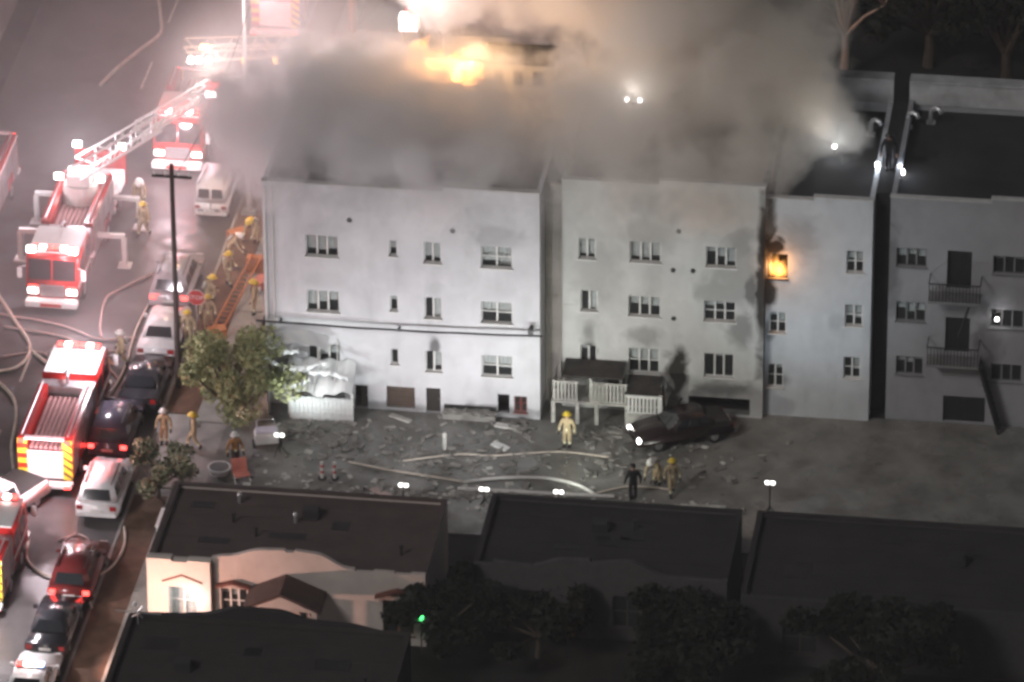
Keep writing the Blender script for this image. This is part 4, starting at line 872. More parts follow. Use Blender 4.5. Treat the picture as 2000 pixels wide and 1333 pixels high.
def body_mesh(pose, outfit):
    key = (pose, outfit)
    if key in BODY_CACHE: return BODY_CACHE[key]
    hip, knee, lean = .95, .5, 0.0
    fl, fr = (.11, .02), (-.11, -.02); kl, kr = (.115, .05), (-.115, .04)
    hands = ((.36, .12, .86), (-.36, .12, .86)); elb = ((.34, -.03, 1.12), (-.34, -.03, 1.12))
    if pose == 'walk': fl, fr, kl, kr = (.1, .32), (-.1, -.34), (.11, .24), (-.11, -.02)
    if pose == 'bend': lean = .75; hip = .88; kl, kr = (.13, .16), (-.13, .14); hands = ((.2, .75, .62), (-.2, .72, .6)); elb = ((.3, .52, .9), (-.3, .5, .9))
    if pose == 'crouch': hip = .5; lean = .35; kl, kr = (.16, .4), (-.14, .3); knee = .5; hands = ((.2, .55, .55), (-.2, .55, .55)); elb = ((.32, .28, .66), (-.32, .28, .66)); fl, fr = (.14, .12), (-.12, -.2)
    if pose == 'carry': hands = ((.2, .42, 1.12), (-.2, .42, 1.08)); elb = ((.34, .06, 1.08), (-.34, .06, 1.08)); fl, fr, kl, kr = (.1, .2), (-.1, -.22), (.11, .16), (-.11, 0)
    if pose == 'point': hands = ((.36, .1, .86), (-.55, .45, 1.38)); elb = ((.34, -.03, 1.1), (-.42, .2, 1.28))
    def T(x, y, z_):   # torso point given height above hip
        return (x, y*math.cos(lean)+z_*math.sin(lean), hip+z_*math.cos(lean)-y*math.sin(lean))
    J = {'pelvis': ((0, 0, hip), (.19, .14)), 'waist': (T(0, 0, .2), (.18, .14)), 'chest': (T(0, 0, .42), (.21, .16)), 'neck': (T(0, .01, .58), .075), 'headb': (T(0, .03, .66), .085), 'headm': (T(0, .045, .74), .105), 'headt': (T(0, .03, .83), .085), 'nose': (T(0, .155, .73), .022)}
    Bn = [('pelvis', 'waist'), ('waist', 'chest'), ('chest', 'neck'), ('neck', 'headb'), ('headb', 'headm'), ('headm', 'headt'), ('headm', 'nose')]
    for s, n_, (fx, fy), (kx, ky), hd, el in ((1, 'l', fl, kl, hands[0], elb[0]), (-1, 'r', fr, kr, hands[1], elb[1])):
        J['hip'+n_] = ((s*.1, 0, hip-.06), .125); J['kn'+n_] = ((kx, ky, knee if pose != 'crouch' or n_ == 'l' else .14), .092); J['an'+n_] = ((fx, fy, .11), .07); J['to'+n_] = ((fx*1.15, fy+.17, .05), (.05, .045))
        J['sh'+n_] = (T(s*.2, 0, .5), .095); J['el'+n_] = (el, .07); J['wr'+n_] = (hd, .048)
        h = Vector(hd); dr = (h-Vector(el)).normalized(); sd_ = Vector((s, 0, 0)); sd_ = (sd_-dr*sd_.dot(dr)).normalized(); pl_ = h+dr*.08; J['pa'+n_] = (tuple(pl_), (.042, .03))
        Bn += [('pelvis', 'hip'+n_), ('hip'+n_, 'kn'+n_), ('kn'+n_, 'an'+n_), ('an'+n_, 'to'+n_), ('chest', 'sh'+n_), ('sh'+n_, 'el'+n_), ('el'+n_, 'wr'+n_), ('wr'+n_, 'pa'+n_)]
        inn = dr.cross(sd_)
        for k, (o_, ln_) in enumerate(((-.045, .075), (-.016, .09), (.014, .085), (.042, .065))):
            J['f%d%s' % (k, n_)] = (tuple(pl_+sd_*o_+dr*.04), .012); J['g%d%s' % (k, n_)] = (tuple(pl_+sd_*o_+dr*ln_+inn*.03), .01)
            Bn += [('pa'+n_, 'f%d%s' % (k, n_)), ('f%d%s' % (k, n_), 'g%d%s' % (k, n_))]
        J['th'+n_] = (tuple(h+dr*.05-sd_*.065), .013); Bn += [('wr'+n_, 'th'+n_)]
    coat, trou, glove = {'tan': (tan, tan, bootm), 'navy': (navy, navy, skin), 'orange': (orange_cloth, pm('dark_trousers', (.06, .045, .035), .85), bootm), 'vest': (hivis, navy, skin)}[outfit]
    rf = refl if outfit in ('tan', 'orange', 'vest') else navy
    def mf(a, b, t):
        n2 = (a[:2], b[:2])
        if 'nose' in (a, b) or a in ('headb', 'headm', 'neck'): return 4
        if n2[1] == 'to' or (n2 == ('kn', 'an') and t > .72): return 5
        if n2 == ('kn', 'an'): return 3 if .45 < t < .62 else 1
        if n2 == ('hi', 'kn') or n2 == ('pe', 'hi'): return 1
        if n2 == ('el', 'wr'): return 3 if .5 < t < .8 else 0
        if n2[0] in ('wr', 'pa') or a[0] in 'fg' and a[1].isdigit(): return 2
        if a == 'pelvis' and t < .35: return 3
        if a == 'waist' and .7 < t: return 3
        return 0
    m2 = bone_body(J, Bn, 'person', [coat, trou, glove, rf, skin, bootm], mf)
    BODY_CACHE[key] = (m2, J); return BODY_CACHE[key]
def person(label, loc, rz, pose='stand', outfit='tan', helmet=helm_y, tank=True, group='firefighters and crew', sc=1.0):
    """faces local +Y"""
    me, J = body_mesh(pose, outfit)
    o = bpy.data.objects.new('person', me); COL.objects.link(o); o.location = loc; o.rotation_euler = (0, 0, rz); o.scale = (sc,)*3
    tag(o, label, 'person', group)
    hd = Vector(J['headm'][0]); tp = Vector(J['headt'][0]); ax = (tp-hd).normalized()
    if helmet:
        c = hd+ax*.03; q = Vector((0, 0, 1)).rotation_difference(ax).to_matrix().to_4x4(); q.translation = c
        mb = MB(); ring = []
        n = 16
        for k, (rr, zz) in enumerate(((.22, 0), (.16, .02), (.155, .07), (.12, .14), (.05, .175))):
            for j in range(n):
                aa = 2*math.pi*j/n; ext = 1.25 if (k == 0 and math.sin(aa) < -.3) else 1.0
                ring.append(q @ Vector((rr*math.cos(aa), rr*1.1*ext*math.sin(aa), zz)))
        fs_ = [(k*n+j, k*n+(j+1) % n, (k+1)*n+(j+1) % n, (k+1)*n+j) for k in range(4) for j in range(n)] + [tuple(range(4*n, 5*n)), tuple(reversed(range(n)))]
        mb.add(ring, fs_).build('helmet', helmet, o, smooth=True)
    else:
        MB().ball(tuple(hd+ax*.055-Vector((0, .03, 0))), (.115, .125, .1)).build('hair', pm('dark_hair', (.02, .015, .012), .8), o, smooth=True)
    for s in (-1, 1): MB().ball(tuple(hd+ax*.0+Vector((s*.04, .1, 0))), .014, 6, 4).build('eye', pm('eye_dark', (.03, .02, .02), .3), o)
    if tank:
        ch = Vector(J['chest'][0]); wa = Vector(J['waist'][0]); ax2 = (ch-wa).normalized(); bk = Vector((0, -1, 0)); bk = (bk-ax2*bk.dot(ax2)).normalized()
        a = wa-ax2*.05+bk*.24; b = ch+ax2*.12+bk*.24
        MB().tube([a, a+ax2*.04, b-ax2*.05, b], [.05, .085, .085, .04], 10).build('air_tank', tankm, o, smooth=True)
        MB().tube([ch+ax2*.14+bk*.1+Vector((.12, 0, 0)), ch-bk*.17+Vector((.12, 0, 0)), wa-bk*.15+Vector((.13, 0, 0))], .02, 5).tube([ch+ax2*.14+bk*.1-Vector((.12, 0, 0)), ch-bk*.17-Vector((.12, 0, 0)), wa-bk*.15-Vector((.13, 0, 0))], .02, 5).build('harness', black, o)
    return o
person('tan clad firefighter standing alone in the court beside the picket porch', (1.55, -2.35, .05), R(170), 'stand', 'tan', helm_y, False)
person('firefighter in orange brown gear beside the orange chair at the left of the court', (-12.95, -6.1, .05), R(200), 'walk', 'orange', helm_w)
person('dark clothed person standing at the south edge of the court', (5.05, -6.6, .05), R(20), 'stand', 'navy', None, False)
person('firefighter bending over hose, left one of the pair in the court', (6.0, -5.1, .05), R(150), 'bend', 'tan', helm_w)
person('firefighter stepping forward, right one of the pair in the court', (6.7, -5.9, .05), R(195), 'walk', 'tan', helm_y)
person('firefighter leaning on the front of the chevron tailed engine, left of two', (-21.75, .9, 0), R(160), 'carry', 'tan', helm_y)
person('firefighter with raised arm in the street, right of the engine front', (-20.2, .5, 0), R(200), 'point', 'tan', helm_y)
person('firefighter walking behind the one with raised arm', (-19.8, 2.6, 0), R(120), 'walk', 'tan', helm_w)
person('firefighter in yellow helmet standing under the stop sign', (-17.1, 4.9, .0), R(180), 'stand', 'tan', helm_y)
person('pale clad firefighter standing on the dirt strip above the lower tree', (-16.5, -4.4, .05), R(175), 'stand', 'tan', helm_w)
person('firefighter hurrying past the trunk of the leafy tree', (-15.1, -4.6, .05), R(100), 'walk', 'tan', helm_y)
person('firefighter working at the top end of the orange ladder', (-16.2, 10.6, .1), R(-120), 'carry', 'tan', helm_y)
person('firefighter crouching left of the orange ladder', (-16.95, 9.0, .1), R(-60), 'crouch', 'tan', helm_y)
person('firefighter standing right of the orange ladder by the wall', (-14.5, 8.0, .1), R(90), 'stand', 'tan', helm_y)
person('firefighter behind the orange ladder pulling gear', (-16.6, 13.0, .1), R(-90), 'bend', 'tan', helm_w)
person('crew member in lime vest at the left edge of the picture', (-24.9, -4.9, 0), R(170), 'stand', 'vest', helm_w, False)
person('firefighter beside the ladder truck outrigger', (-21.1, 15.2, 0), R(150), 'walk', 'tan', helm_y)
person('firefighter stooping between the ladder truck and the red engine', (-22.0, 18.4, 0), R(200), 'bend', 'tan', helm_w)
rp_ = person('dark silhouetted firefighter on the flat roof with a lamp', (15.13, 5.3, 11.12), R(180), 'stand', 'navy', helm_b, True)
for x, lb in ((14.6, 'left'), (15.75, 'right')):
    hl_ = thing('hand_lamp', 'lit hand lamp on the roof, %s of the dark silhouetted firefighter' % lb, 'lamp', (x, 5.5, 11.12 if x < 15 else 10.83), 0, 'roof hand lamps')
    MB().tube([(0, 0, 0), (0, 0, .2)], .09, 8).build('lamp_body', lenswhite, hl_); MB().tube([(-.08, 0, .2), (-.05, 0, .3), (.05, 0, .3), (.08, 0, .2)], .015, 5).build('handle', dark_metal, hl_)
    lamp('hand_lamp_glow', 'POINT', (0, -.2, .6), 45, (.8, .88, 1), hl_, .1)

# ------------------------------------------------------------------ small things in the court
ch = thing('folding_chair', 'tipped orange and white folding chair at the left of the court', 'chair', (-12.5, -7.1, .05), R(25))
oc_ = pm('salmon_plastic', (.6, .2, .15), .6)
MB().box(-.35, .35, -.3, .3, .3, .36).build('seat', oc_, ch, bevel=.02); MB().hexa([(-.35, .28, .36), (.35, .28, .36), (.35, .33, .36), (-.35, .33, .36)], [(-.35, .5, .85), (.35, .5, .85), (.35, .55, .85), (-.35, .55, .85)]).build('backrest', oc_, ch)
for sx in (-1, 1):
    for sy in (-1, 1): MB().tube([(sx*.32, sy*.26, .3), (sx*.36, -sy*.3, .01)], .02, 5).build('leg', trim_white, ch)
tb = thing('white_tub', 'white plastic tub on the court beside the orange geared firefighter', 'tub', (-13.6, -6.6, .05))
MB().tube([(0, 0, 0), (0, 0, .28), (0, 0, .32)], [.42, .5, .54], 18).build('tub_wall', white_paint, tb); MB().tube([(0, 0, .321), (0, 0, .33)], .44, 18).build('water_surface', pm('murky_water', (.2, .2, .2), .1), tb)
gc = thing('generator_cart', 'white generator cart with handle near the leafy tree', 'cart', (-11.9, -3.9, .05), R(15))
MB().box(-.55, .55, -.35, .35, .22, .75).build('casing', white_paint, gc, bevel=.05); MB().box(-.5, .5, -.3, .3, .753, .85).build('lid', pm('lilac_white', (.6, .58, .66), .5), gc, bevel=.03)
for s in (-1, 1): MB().tube([(s*.57, -.1, .2), (s*.65, -.1, .2)], .2, 12).build('wheel', black, gc)
MB().tube([(-.4, .35, .7), (-.4, .7, .95), (.4, .7, .95), (.4, .35, .7)], .025, 6).build('handle', steel, gc)
for i, (x, y, lb) in enumerate(((-8.95, -6.5, 'left one of a pair of red banded white posts in the court'), (-8.4, -6.45, 'right one of a pair of red banded white posts in the court'))):
    p = thing('delineator_post', lb, 'post', (x, y, .05), 0, 'red banded posts')
    MB().tube([(0, 0, 0), (0, 0, .04)], .2, 12).build('base', black, p); MB().tube([(0, 0, .04), (0, 0, .85)], .08, 10).build('tube', trim_white, p)
    for zz in (.3, .6): MB().tube([(0, 0, zz), (0, 0, zz+.12)], .083, 10).build('band', chevred, p)
for i, (x, y, rz_, mt_, lb) in enumerate(((-15.9, 5.6, 20, wood, 'orange equipment case nearest the stop sign'), (-14.7, 10.6, 70, oc_, 'salmon equipment case right of the orange ladder top'), (-16.6, 15.2, 40, wood, 'orange equipment case furthest up the dirt strip'))):
    q = thing('equipment_case', lb, 'case', (x, y, .12), R(rz_), 'orange equipment cases by the kerb'); MB().box(-.45, .45, -.28, .28, 0, .4).build('case_body', mt_, q, bevel=.03); MB().box(-.46, .46, -.29, .29, .403, .5).build('lid', mt_, q, bevel=.02); MB().tube([(-.15, -.3, .3), (-.15, -.36, .36), (.15, -.36, .36), (.15, -.3, .3)], .018, 5).build('handle', dark_metal, q)
person('firefighter lifting an equipment case above the orange ladder', (-15.6, 15.0, .1), R(150), 'bend', 'tan', helm_y)
person('firefighter striding along the dirt strip below the orange ladder', (-16.4, 6.3, .1), R(185), 'walk', 'tan', helm_y)
pz = thing('hydrant_post', 'short pale post standing alone in the middle of the court', 'post', (-3.9, -3.2, .05)); MB().tube([(0, 0, 0), (0, 0, .75)], [.1, .09], 10).build('shaft', palew, pz); MB().ball((0, 0, .76), .11).build('cap', palew, pz)
def plank(label, x, y, rz, l, w_, mat, zz=.06):
    o = MB().box(-l/2, l/2, -w_/2, w_/2, 0, .08).build('board', mat, bevel=.01, seg=1); o.location = (x, y, zz); o.rotation_euler = (RND.uniform(-.06, .06), RND.uniform(-.03, .03), rz); return tag(o, label, 'board')
plank('pale board lying before the brown garage door', -6.3, -.75, R(-25), 1.1, .3, palew); plank('white board on the ground below the planter', -1.45, -2.7, R(-35), .9, .38, white_paint)
plank('white board beside the small red framed window', -1.3, -.9, R(-8), 1.3, .4, trim_white); plank('pale board near the headlights of the maroon car', 3.4, -.8, R(-20), 1.0, .2, palew)
plank('pinkish board by the south edge of the court', -6.1, -7.5, R(-35), 1.2, .35, pm('pinkish_board', (.5, .38, .35), .8)); plank('white plank beside the two firefighters', 8.2, -6.9, R(4), 2.0, .3, palew)
# debris piles along the bases (nobody could count it)
db = MB()
for (cx, cy_, sx, sy, n) in ((-3.2, -.3, 1.2, .25, 60), (-1.0, -.9, .9, .4, 40), (3.4, -1.0, 2.2, .5, 120), (-10.8, -2.4, 1.6, .6, 60), (-6, -7.2, 4, .5, 70), (1, -7.2, 3.0, .45, 70), (7, 0.6, 2.0, .5, 50), (-4.0, -4, 7, 2.6, 160), (5.0, -3, 6, 2.4, 130), (4.5, -.4, 1.8, .6, 90), (-9, -3, 3, 1.2, 60)):
    for k in range(n):
        x, y = RND.gauss(cx, sx*.5), RND.gauss(cy_, sy*.6); s = RND.uniform(.04, .16); zz = .05 if y < -.6 or x > 0 else (.34 if -4.4 < x < -2 else .05)
        if y > -.05 and x < .3: y = -.2
        M_ = Matrix.Translation((x, y, zz+s*.3)) @ Matrix.Rotation(RND.random()*6, 4, 'Z') @ Matrix.Rotation(RND.uniform(-.5, .5), 4, 'X')
        db.box(-s*1.6, s*1.6, -s*.7, s*.7, -s*.3, s*.3, M_)
tag(db.build('debris', pm('wet_debris', (.26, .25, .23), .8, var=.6, scale=1.5)), 'scattered wet debris over the court', 'debris', kind='stuff')

lt_ = MB()
for k in range(170):
    x, y = RND.uniform(-12.5, 9), RND.choice((RND.uniform(-8.4, -6.2), RND.uniform(-7, -.8), RND.gauss(-7.2, .5))); s_2 = RND.uniform(.03, .11)
    if y > -.7: continue
    lt_.box(-s_2*1.8, s_2*1.8, -s_2, s_2, -.01, .02, Matrix.Translation((x, y, .075)) @ Matrix.Rotation(RND.random()*6, 4, 'Z') @ Matrix.Rotation(RND.uniform(-.4, .4), 4, 'X'))
tag(lt_.build('glints', pm('pale_glint', (.55, .54, .5), .7, var=.3, scale=2)), 'pale chips added as glints over the wet court', 'glints', kind='stuff')  # pale chips stand in for white glints on the paving
# ------------------------------------------------------------------ trees
def leaves(cl, n, size, mat, name, par, rnd):
    mb = MB()
    for k in range(n):
        c, r = cl[rnd.randrange(len(cl))]
        while True:
            d = Vector((rnd.uniform(-1, 1), rnd.uniform(-1, 1), rnd.uniform(-1, 1)))
            if .25 < d.length < 1: break
        p = Vector(c)+Vector((d.x*r[0], d.y*r[1], d.z*r[2])); a = Vector((rnd.gauss(0, 1), rnd.gauss(0, 1), rnd.gauss(0, .7))).normalized(); b = a.cross(Vector((rnd.gauss(0, 1), rnd.gauss(0, 1), rnd.gauss(0, 1)))).normalized(); s = size*rnd.uniform(.6, 1.4)
        mb.add([p-a*s, p+b*s*.45, p+a*s, p-b*s*.45], [(0, 1, 2, 3)])
    return mb.build(name, mat, par)
def tree(label, base, h, rx, leafm, n=2600, size=.14, seed=1, name='tree', bare=False, barkm=None, trunk=.3, group=None):
    q_ = .55 if bare else 1.0
    rnd = random.Random(seed); t = thing(name, label, 'tree', base, 0, group); bk = barkm or pm('bark', (.09, .07, .055), .95, var=.35, scale=3)
    mb = MB(); th = h*trunk; mb.tube([(0, 0, 0), (.05, .03, th*.5), (0, .05, th)], [h*.035*q_, h*.028*q_, h*.024*q_], 8)
    cl = []
    for k in range(9 if bare else 17):
        a = k*2.4+rnd.random(); rr = rx*rnd.uniform(.3, 1.0); e = Vector((rr*math.cos(a), rr*math.sin(a), th+(h-th)*rnd.uniform(.12, .92)*(1 if bare else (1.12-.4*rr/rx)))); md = e*.5+Vector((0, 0, th*.55))
        mb.tube([(0, .05, th*.9), md, e], [h*.02*q_, h*.012*q_, h*.005*q_], 6)
        if bare:
            for q in range(4):
                e2 = e+Vector((rnd.uniform(-1, 1), rnd.uniform(-1, 1), rnd.uniform(.3, 1.2)))*h*.12; mb.tube([e, (e+e2)/2+Vector((.05, 0, .05)), e2], [h*.006, h*.004, h*.002], 4)
        cl.append((e, (rx*rnd.uniform(.18, .42), rx*rnd.uniform(.18, .42), (h-th)*rnd.uniform(.1, .24))))
    mb.build('trunk', bk, t)
    if n: leaves(cl, n, size, leafm, 'crown', t, rnd)
    return t
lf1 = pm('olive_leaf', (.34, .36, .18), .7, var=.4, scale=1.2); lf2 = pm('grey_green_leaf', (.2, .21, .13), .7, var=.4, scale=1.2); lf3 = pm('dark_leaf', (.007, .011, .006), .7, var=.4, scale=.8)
tree('leafy olive green tree at the left end of the court', (-13.9, -1.6, .05), 4.6, 2.7, lf1, 7000, .13, 3, trunk=.1)
tree('lower bushy tree by the sidewalk above the pink bungalow', (-15.9, -9.2, .05), 2.9, 1.45, lf2, 3000, .12, 5, trunk=.2)
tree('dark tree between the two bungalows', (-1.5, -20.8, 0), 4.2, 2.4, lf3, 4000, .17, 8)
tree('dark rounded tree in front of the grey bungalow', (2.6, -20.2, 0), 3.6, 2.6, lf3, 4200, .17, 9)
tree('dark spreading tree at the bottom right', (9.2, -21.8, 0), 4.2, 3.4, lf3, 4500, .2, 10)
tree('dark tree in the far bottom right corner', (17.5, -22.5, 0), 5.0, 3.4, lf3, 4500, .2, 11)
litbark = pm('lit_bark', (.6, .4, .3), .9, var=.3, scale=2)  # orange lamp glow on the far trunks is put into the bark colour
tree('bare pale branched tree behind the roofs, left of two', (4.9, 36.0, 0), 12, 2.6, lf3, 0, .2, 12, bare=True, barkm=litbark, trunk=.2, name='bare_tree')
tree('bare pale branched tree behind the roofs, right of two', (10.4, 36.5, 0), 12, 2.8, lf3, 0, .2, 13, bare=True, barkm=litbark, trunk=.2, name='bare_tree')
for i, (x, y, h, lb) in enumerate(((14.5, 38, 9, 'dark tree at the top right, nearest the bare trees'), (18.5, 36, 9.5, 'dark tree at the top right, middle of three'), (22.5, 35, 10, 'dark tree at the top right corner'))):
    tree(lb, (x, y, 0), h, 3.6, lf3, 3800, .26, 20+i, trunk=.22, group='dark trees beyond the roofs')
for i, (x, y, lb) in enumerate(((-14.7, 38.0, 'left one of two slender pale palm trunks at the top'), (-13.6, 38.2, 'right one of two slender pale palm trunks at the top'))):
    t = thing('palm_tree', lb, 'tree', (x, y, 0), 0, 'slender palms'); MB().tube([(0, 0, 0), (.1, 0, 5), (0, .1, 10)], [.22, .17, .13], 8).build('trunk', litbark, t)
    fr = MB()
    for k in range(14):
        a = k*.45; fr.tube([(0, .1, 10), (.9*math.cos(a), .9*math.sin(a), 10.5), (1.9*math.cos(a), 1.9*math.sin(a), 9.9)], [.04, .1, .02], 4)
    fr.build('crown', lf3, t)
# houses beyond
for i, (x0, x1, y0, y1, hh, col_, lb) in enumerate(((-46, -32.2, 34, 48, 5, (.3, .32, .3), 'grey green house at the top left across the street'), (-12.8, -2, 30.5, 42, 4.2, (.3, .27, .27), 'low house behind the left block seen through smoke'), (7, 26, 46.5, 56, 5, (.2, .25, .25), 'low house far behind the bare trees'))):
    h = thing('background_house', lb, 'house'); wm = pm('background_stucco_%d' % i, col_, .9)
    hs = [(x0+1.2+k*3.0, x0+2.4+k*3.0, 1.2, 2.6) for k in range(int((x1-x0-1.5)//3))]
    wall_holes(x0, x1, 0, hh, y0, y0+.2, hs).build('front_wall', wm, h, merge=True)
    MB().box(x0, x0+.2, y0+.202, y1, 0, hh).box(x1-.2, x1, y0+.202, y1, 0, hh).box(x0+.202, x1-.202, y1-.2, y1, 0, hh).build('side_wall', wm, h)
    MB().hexa([(x0-.4, y0-.4, hh), (x1+.4, y0-.4, hh), (x1+.4, y1+.4, hh), (x0-.4, y1+.4, hh)], [(x0+3, (y0+y1)/2-.1, hh+2), (x1-3, (y0+y1)/2-.1, hh+2), (x1-3, (y0+y1)/2+.1, hh+2), (x0+3, (y0+y1)/2+.1, hh+2)]).build('roof', dark_roof, h)
    for w in hs: window(h, w[0], w[1], w[2], w[3], y0, 2, (.3, .5))
# garden lamps in the dark yards
for (x, y, zz, mt, lb, e, c) in ((3.9, -16.9+ -3.3, 1.6, lensamber, 'tiny amber garden lamp in the dark yard', 10, SOD), (-2.35, -18.0-2.6, 1.7, pm('lit_green_lamp', (.2, .9, .3), .3, emit=3, ecol=(.1, 1, .25)), 'green garden lamp beside the pink bungalow', 10, (.2, 1, .35)), (-2.7, -23.3, 1.5, lenswhite, 'small white garden lamp near the foreground roof', 6, WHITE)):
    t = thing('garden_lamp', lb, 'lamp', (x, y, 0), 0, 'garden lamps'); MB().tube([(0, 0, 0), (0, 0, zz)], .03, 6).build('post', dark_metal, t); MB().ball((0, 0, zz+.1), .13).build('globe', mt, t)
    lamp('globe_glow', 'POINT', (0, -.2, zz+.3), e, c, t, .1)

# ------------------------------------------------------------------ fire
def flame_mat():
    mt = bpy.data.materials.new('flame'); mt.use_nodes = True; n = mt.node_tree.nodes; l = mt.node_tree.links; n.remove(n['Principled BSDF'])
    em = n.new('ShaderNodeEmission'); em.inputs[0].default_value = (1, .4, .09, 1); em.inputs[1].default_value = 2.3
    l.new(em.outputs[0], n['Material Output'].inputs['Volume']); return mt
fm_ = flame_mat(); fm_.cycles.emission_sampling = 'NONE'
def flame(label, loc, tongues, rnd):
    t = thing('flame', label, 'fire', loc)
    for (x, y, hgt, r, lean) in tongues:
        pts, rr = [], []
        for k in range(11):
            u = k/10; pts.append((x+lean*u*u+.1*r*math.sin(u*7+x*3), y+.1*r*math.cos(u*6+x), hgt*u)); rr.append(max(.008, r*(math.sin(math.pi*min(1, u*.9+.12))**.9)*(1-u*.55)*(1+.16*math.sin(u*17+x*5))))
        MB().tube(pts, rr, 12).build('flame_tongue', fm_, t, smooth=True)
    return t
flame('bright orange flames filling the broken upper window of the narrow block', (10.53, 1.95, 7.15), [(-.1, .05, 1.1, .42, .0), (.2, .05, .9, .36, .1), (-.05, 0, .9, .4, .05), (-.25, 0, 1.0, .2, -.12), (-.05, .1, 1.2, .24, .05), (.24, 0, .85, .2, -.05), (.0, -.08, .6, .2, .1), (-.3, -.1, 1.45, .15, -.3), (.1, .0, 1.0, .16, .12), (.32, .1, .6, .14, 0)], RND)
lamp('fire_glow', 'POINT', (10.5, 1.4, 7.9), 80, (1, .4, .1), None, .3)
fr_ = random.Random(5)
flame('tall yellow flames rising from the rear roof of the left block', (-5.6, 12.3, 10.7), [(-1.9+3.4*k/15+fr_.uniform(-.15, .15), fr_.uniform(-.4, .4), (2.5-.08*k)*fr_.uniform(.6, 1.05), fr_.uniform(.45, .85), fr_.uniform(.1, .9)) for k in range(13)], RND)
lamp('fire_glow', 'POINT', (-4.2, 10.4, 13.6), 1000, (1, .6, .28), None, .6)

# ------------------------------------------------------------------ smoke and haze
def smoke():
    x0, x1, y0, y1, z0, z1 = -20, 14.6, -2.0, 23.5, 8.0, 23.5
    mt = bpy.data.materials.new('smoke'); mt.use_nodes = True; n = mt.node_tree.nodes; l = mt.node_tree.links; n.remove(n['Principled BSDF'])
    tc = n.new('ShaderNodeTexCoord')
    def mth(op, a, b=None, clamp=False):
        q = n.new('ShaderNodeMath'); q.operation = op; q.use_clamp = clamp
        for i, v in enumerate((a, b)):
            if v is None: continue
            if isinstance(v, (int, float)): q.inputs[i].default_value = v
            else: l.new(v, q.inputs[i])
        return q.outputs[0]
    def dist2(p):
        mp = n.new('ShaderNodeMapping'); mp.vector_type = 'TEXTURE'; mp.inputs['Location'].default_value = p[:3]; mp.inputs['Scale'].default_value = p[3:6]; l.new(tc.outputs['Object'], mp.inputs[0])
        dt = n.new('ShaderNodeVectorMath'); dt.operation = 'DOT_PRODUCT'; l.new(mp.outputs[0], dt.inputs[0]); l.new(mp.outputs[0], dt.inputs[1]); return dt.outputs['Value']
    acc = None
    for p in PUFFS:
        k = dist2(p); acc = k if acc is None else mth('MINIMUM', acc, k)
    nz = n.new('ShaderNodeTexNoise'); nz.inputs['Scale'].default_value = .36; nz.inputs['Detail'].default_value = 4; nz.inputs['Roughness'].default_value = .6
    l.new(tc.outputs['Object'], nz.inputs['Vector'])
    fld = mth('ADD', mth('SUBTRACT', 1.0, acc), mth('MULTIPLY', mth('SUBTRACT', nz.outputs['Fac'], .5), 4.0))
    dens = mth('MULTIPLY', mth('MULTIPLY', fld, 3.4, True), SMOKE_K)
    for p in VEILS: dens = mth('ADD', dens, mth('MULTIPLY', mth('MULTIPLY', mth('SUBTRACT', 1.0, dist2(p), True), p[6]), mth('ADD', mth('MULTIPLY', nz.outputs['Fac'], 2.4), -.2, True)))
    sx = n.new('ShaderNodeSeparateXYZ'); l.new(tc.outputs['Object'], sx.inputs[0])
    g = n.new('ShaderNodeMapRange'); g.inputs[1].default_value = -4; g.inputs[2].default_value = 11; l.new(sx.outputs[0], g.inputs[0])
    mx = n.new('ShaderNodeMix'); mx.data_type = 'RGBA'; l.new(g.outputs[0], mx.inputs['Factor']); mx.inputs['A'].default_value = (.987, .972, .972, 1); mx.inputs['B'].default_value = (.972, .925, .855, 1)
    pv = n.new('ShaderNodeVolumePrincipled'); l.new(mx.outputs['Result'], pv.inputs['Color']); l.new(dens, pv.inputs['Density']); pv.inputs['Anisotropy'].default_value = .1
    l.new(pv.outputs[0], n['Material Output'].inputs['Volume'])
    o = MB().box(x0, x1, y0, y1, z0, z1).build('smoke', mt)
    tag(o, 'thick grey brown smoke rolling over the roofs toward the street', 'smoke', kind='stuff'); return o
SMOKE_K = .75
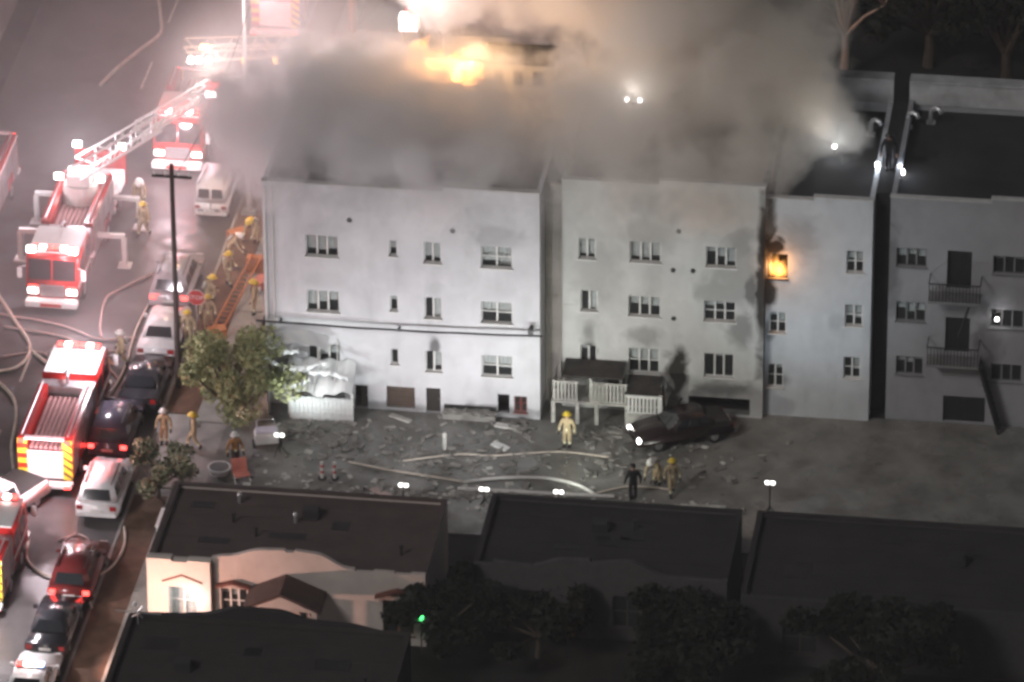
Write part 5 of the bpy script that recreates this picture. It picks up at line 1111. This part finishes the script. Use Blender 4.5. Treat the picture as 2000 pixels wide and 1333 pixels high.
PUFFS = [(11.2, 8.0, 12.0, 2.8, 3.4, 1.9), (8.0, 9.0, 13.6, 4.8, 5.4, 3.8), (4.6, 11.0, 16.4, 4.8, 5.5, 5.2), (2.4, 6.0, 12.6, 4.8, 6.0, 3.4), (8.6, 4.6, 11.4, 2.6, 2.8, 2.2),
         (-7.0, 4.8, 11.9, 8.6, 6.2, 3.1), (-12.8, 7.0, 11.3, 3.6, 6.0, 2.6), (-9.5, 8.5, 12.0, 3.4, 3.6, 2.4), (5.8, 3.0, 11.3, 4.8, 3.2, 2.4), (-3.0, 18.5, 13.0, 6.0, 3.5, 3.0),
         (2.2, 12.5, 20.6, 2.4, 2.6, 2.2), (5.6, 13.0, 20.6, 2.6, 2.6, 2.4), (8.4, 13.5, 18.6, 2.5, 2.6, 2.3), (10.4, 12.5, 15.8, 2.2, 2.4, 2.0), (0.2, 12.0, 17.0, 2.6, 3.0, 2.4)]
VEILS = [(5.0, 1.4, 11.4, 6.5, 3.4, 3.0, .14), (-6.0, 1.0, 11.2, 8.8, 3.4, 3.0, .12), (-6.5, 6.0, 11.3, 9.5, 7, 4.4, .17), (-13.5, 10, 10.8, 7, 11, 4.6, .09)]
smoke()
# thin drifting smoke over the street and the rear yards: even density, thinning out with the cloud's own depth
vm = bpy.data.materials.new('thin_smoke'); vm.use_nodes = True; n = vm.node_tree.nodes; n.remove(n['Principled BSDF'])
pv = n.new('ShaderNodeVolumePrincipled'); pv.inputs['Color'].default_value = (.96, .94, .945, 1); pv.inputs['Density'].default_value = .011
vm.node_tree.links.new(pv.outputs[0], n['Material Output'].inputs['Volume'])
for (c_, r_, lb) in (((-23, 25, 6), (15, 29, 10.5), 'thin pinkish smoke drifting over the street'), ((-5, 31, 7), (15, 11, 9), 'thin smoke hanging over the yards behind the left block')):
    b_ = MB().ball(c_, r_, 40, 24)
    b_.v = [(x, y, max(z_, .03)) for x, y, z_ in b_.v]
    tag(b_.build('smoke', vm, smooth=True), lb, 'smoke', kind='stuff')
hz = bpy.data.materials.new('haze'); hz.use_nodes = True; n = hz.node_tree.nodes; n.remove(n['Principled BSDF'])
pv = n.new('ShaderNodeVolumePrincipled'); pv.inputs['Color'].default_value = (.9, .88, .88, 1); pv.inputs['Density'].default_value = .00034
hz.node_tree.links.new(pv.outputs[0], n['Material Output'].inputs['Volume'])
tag(MB().box(-90, 90, -300, 135, -1.3, 156).build('haze', hz), 'thin night haze over the whole street', 'haze', kind='stuff')
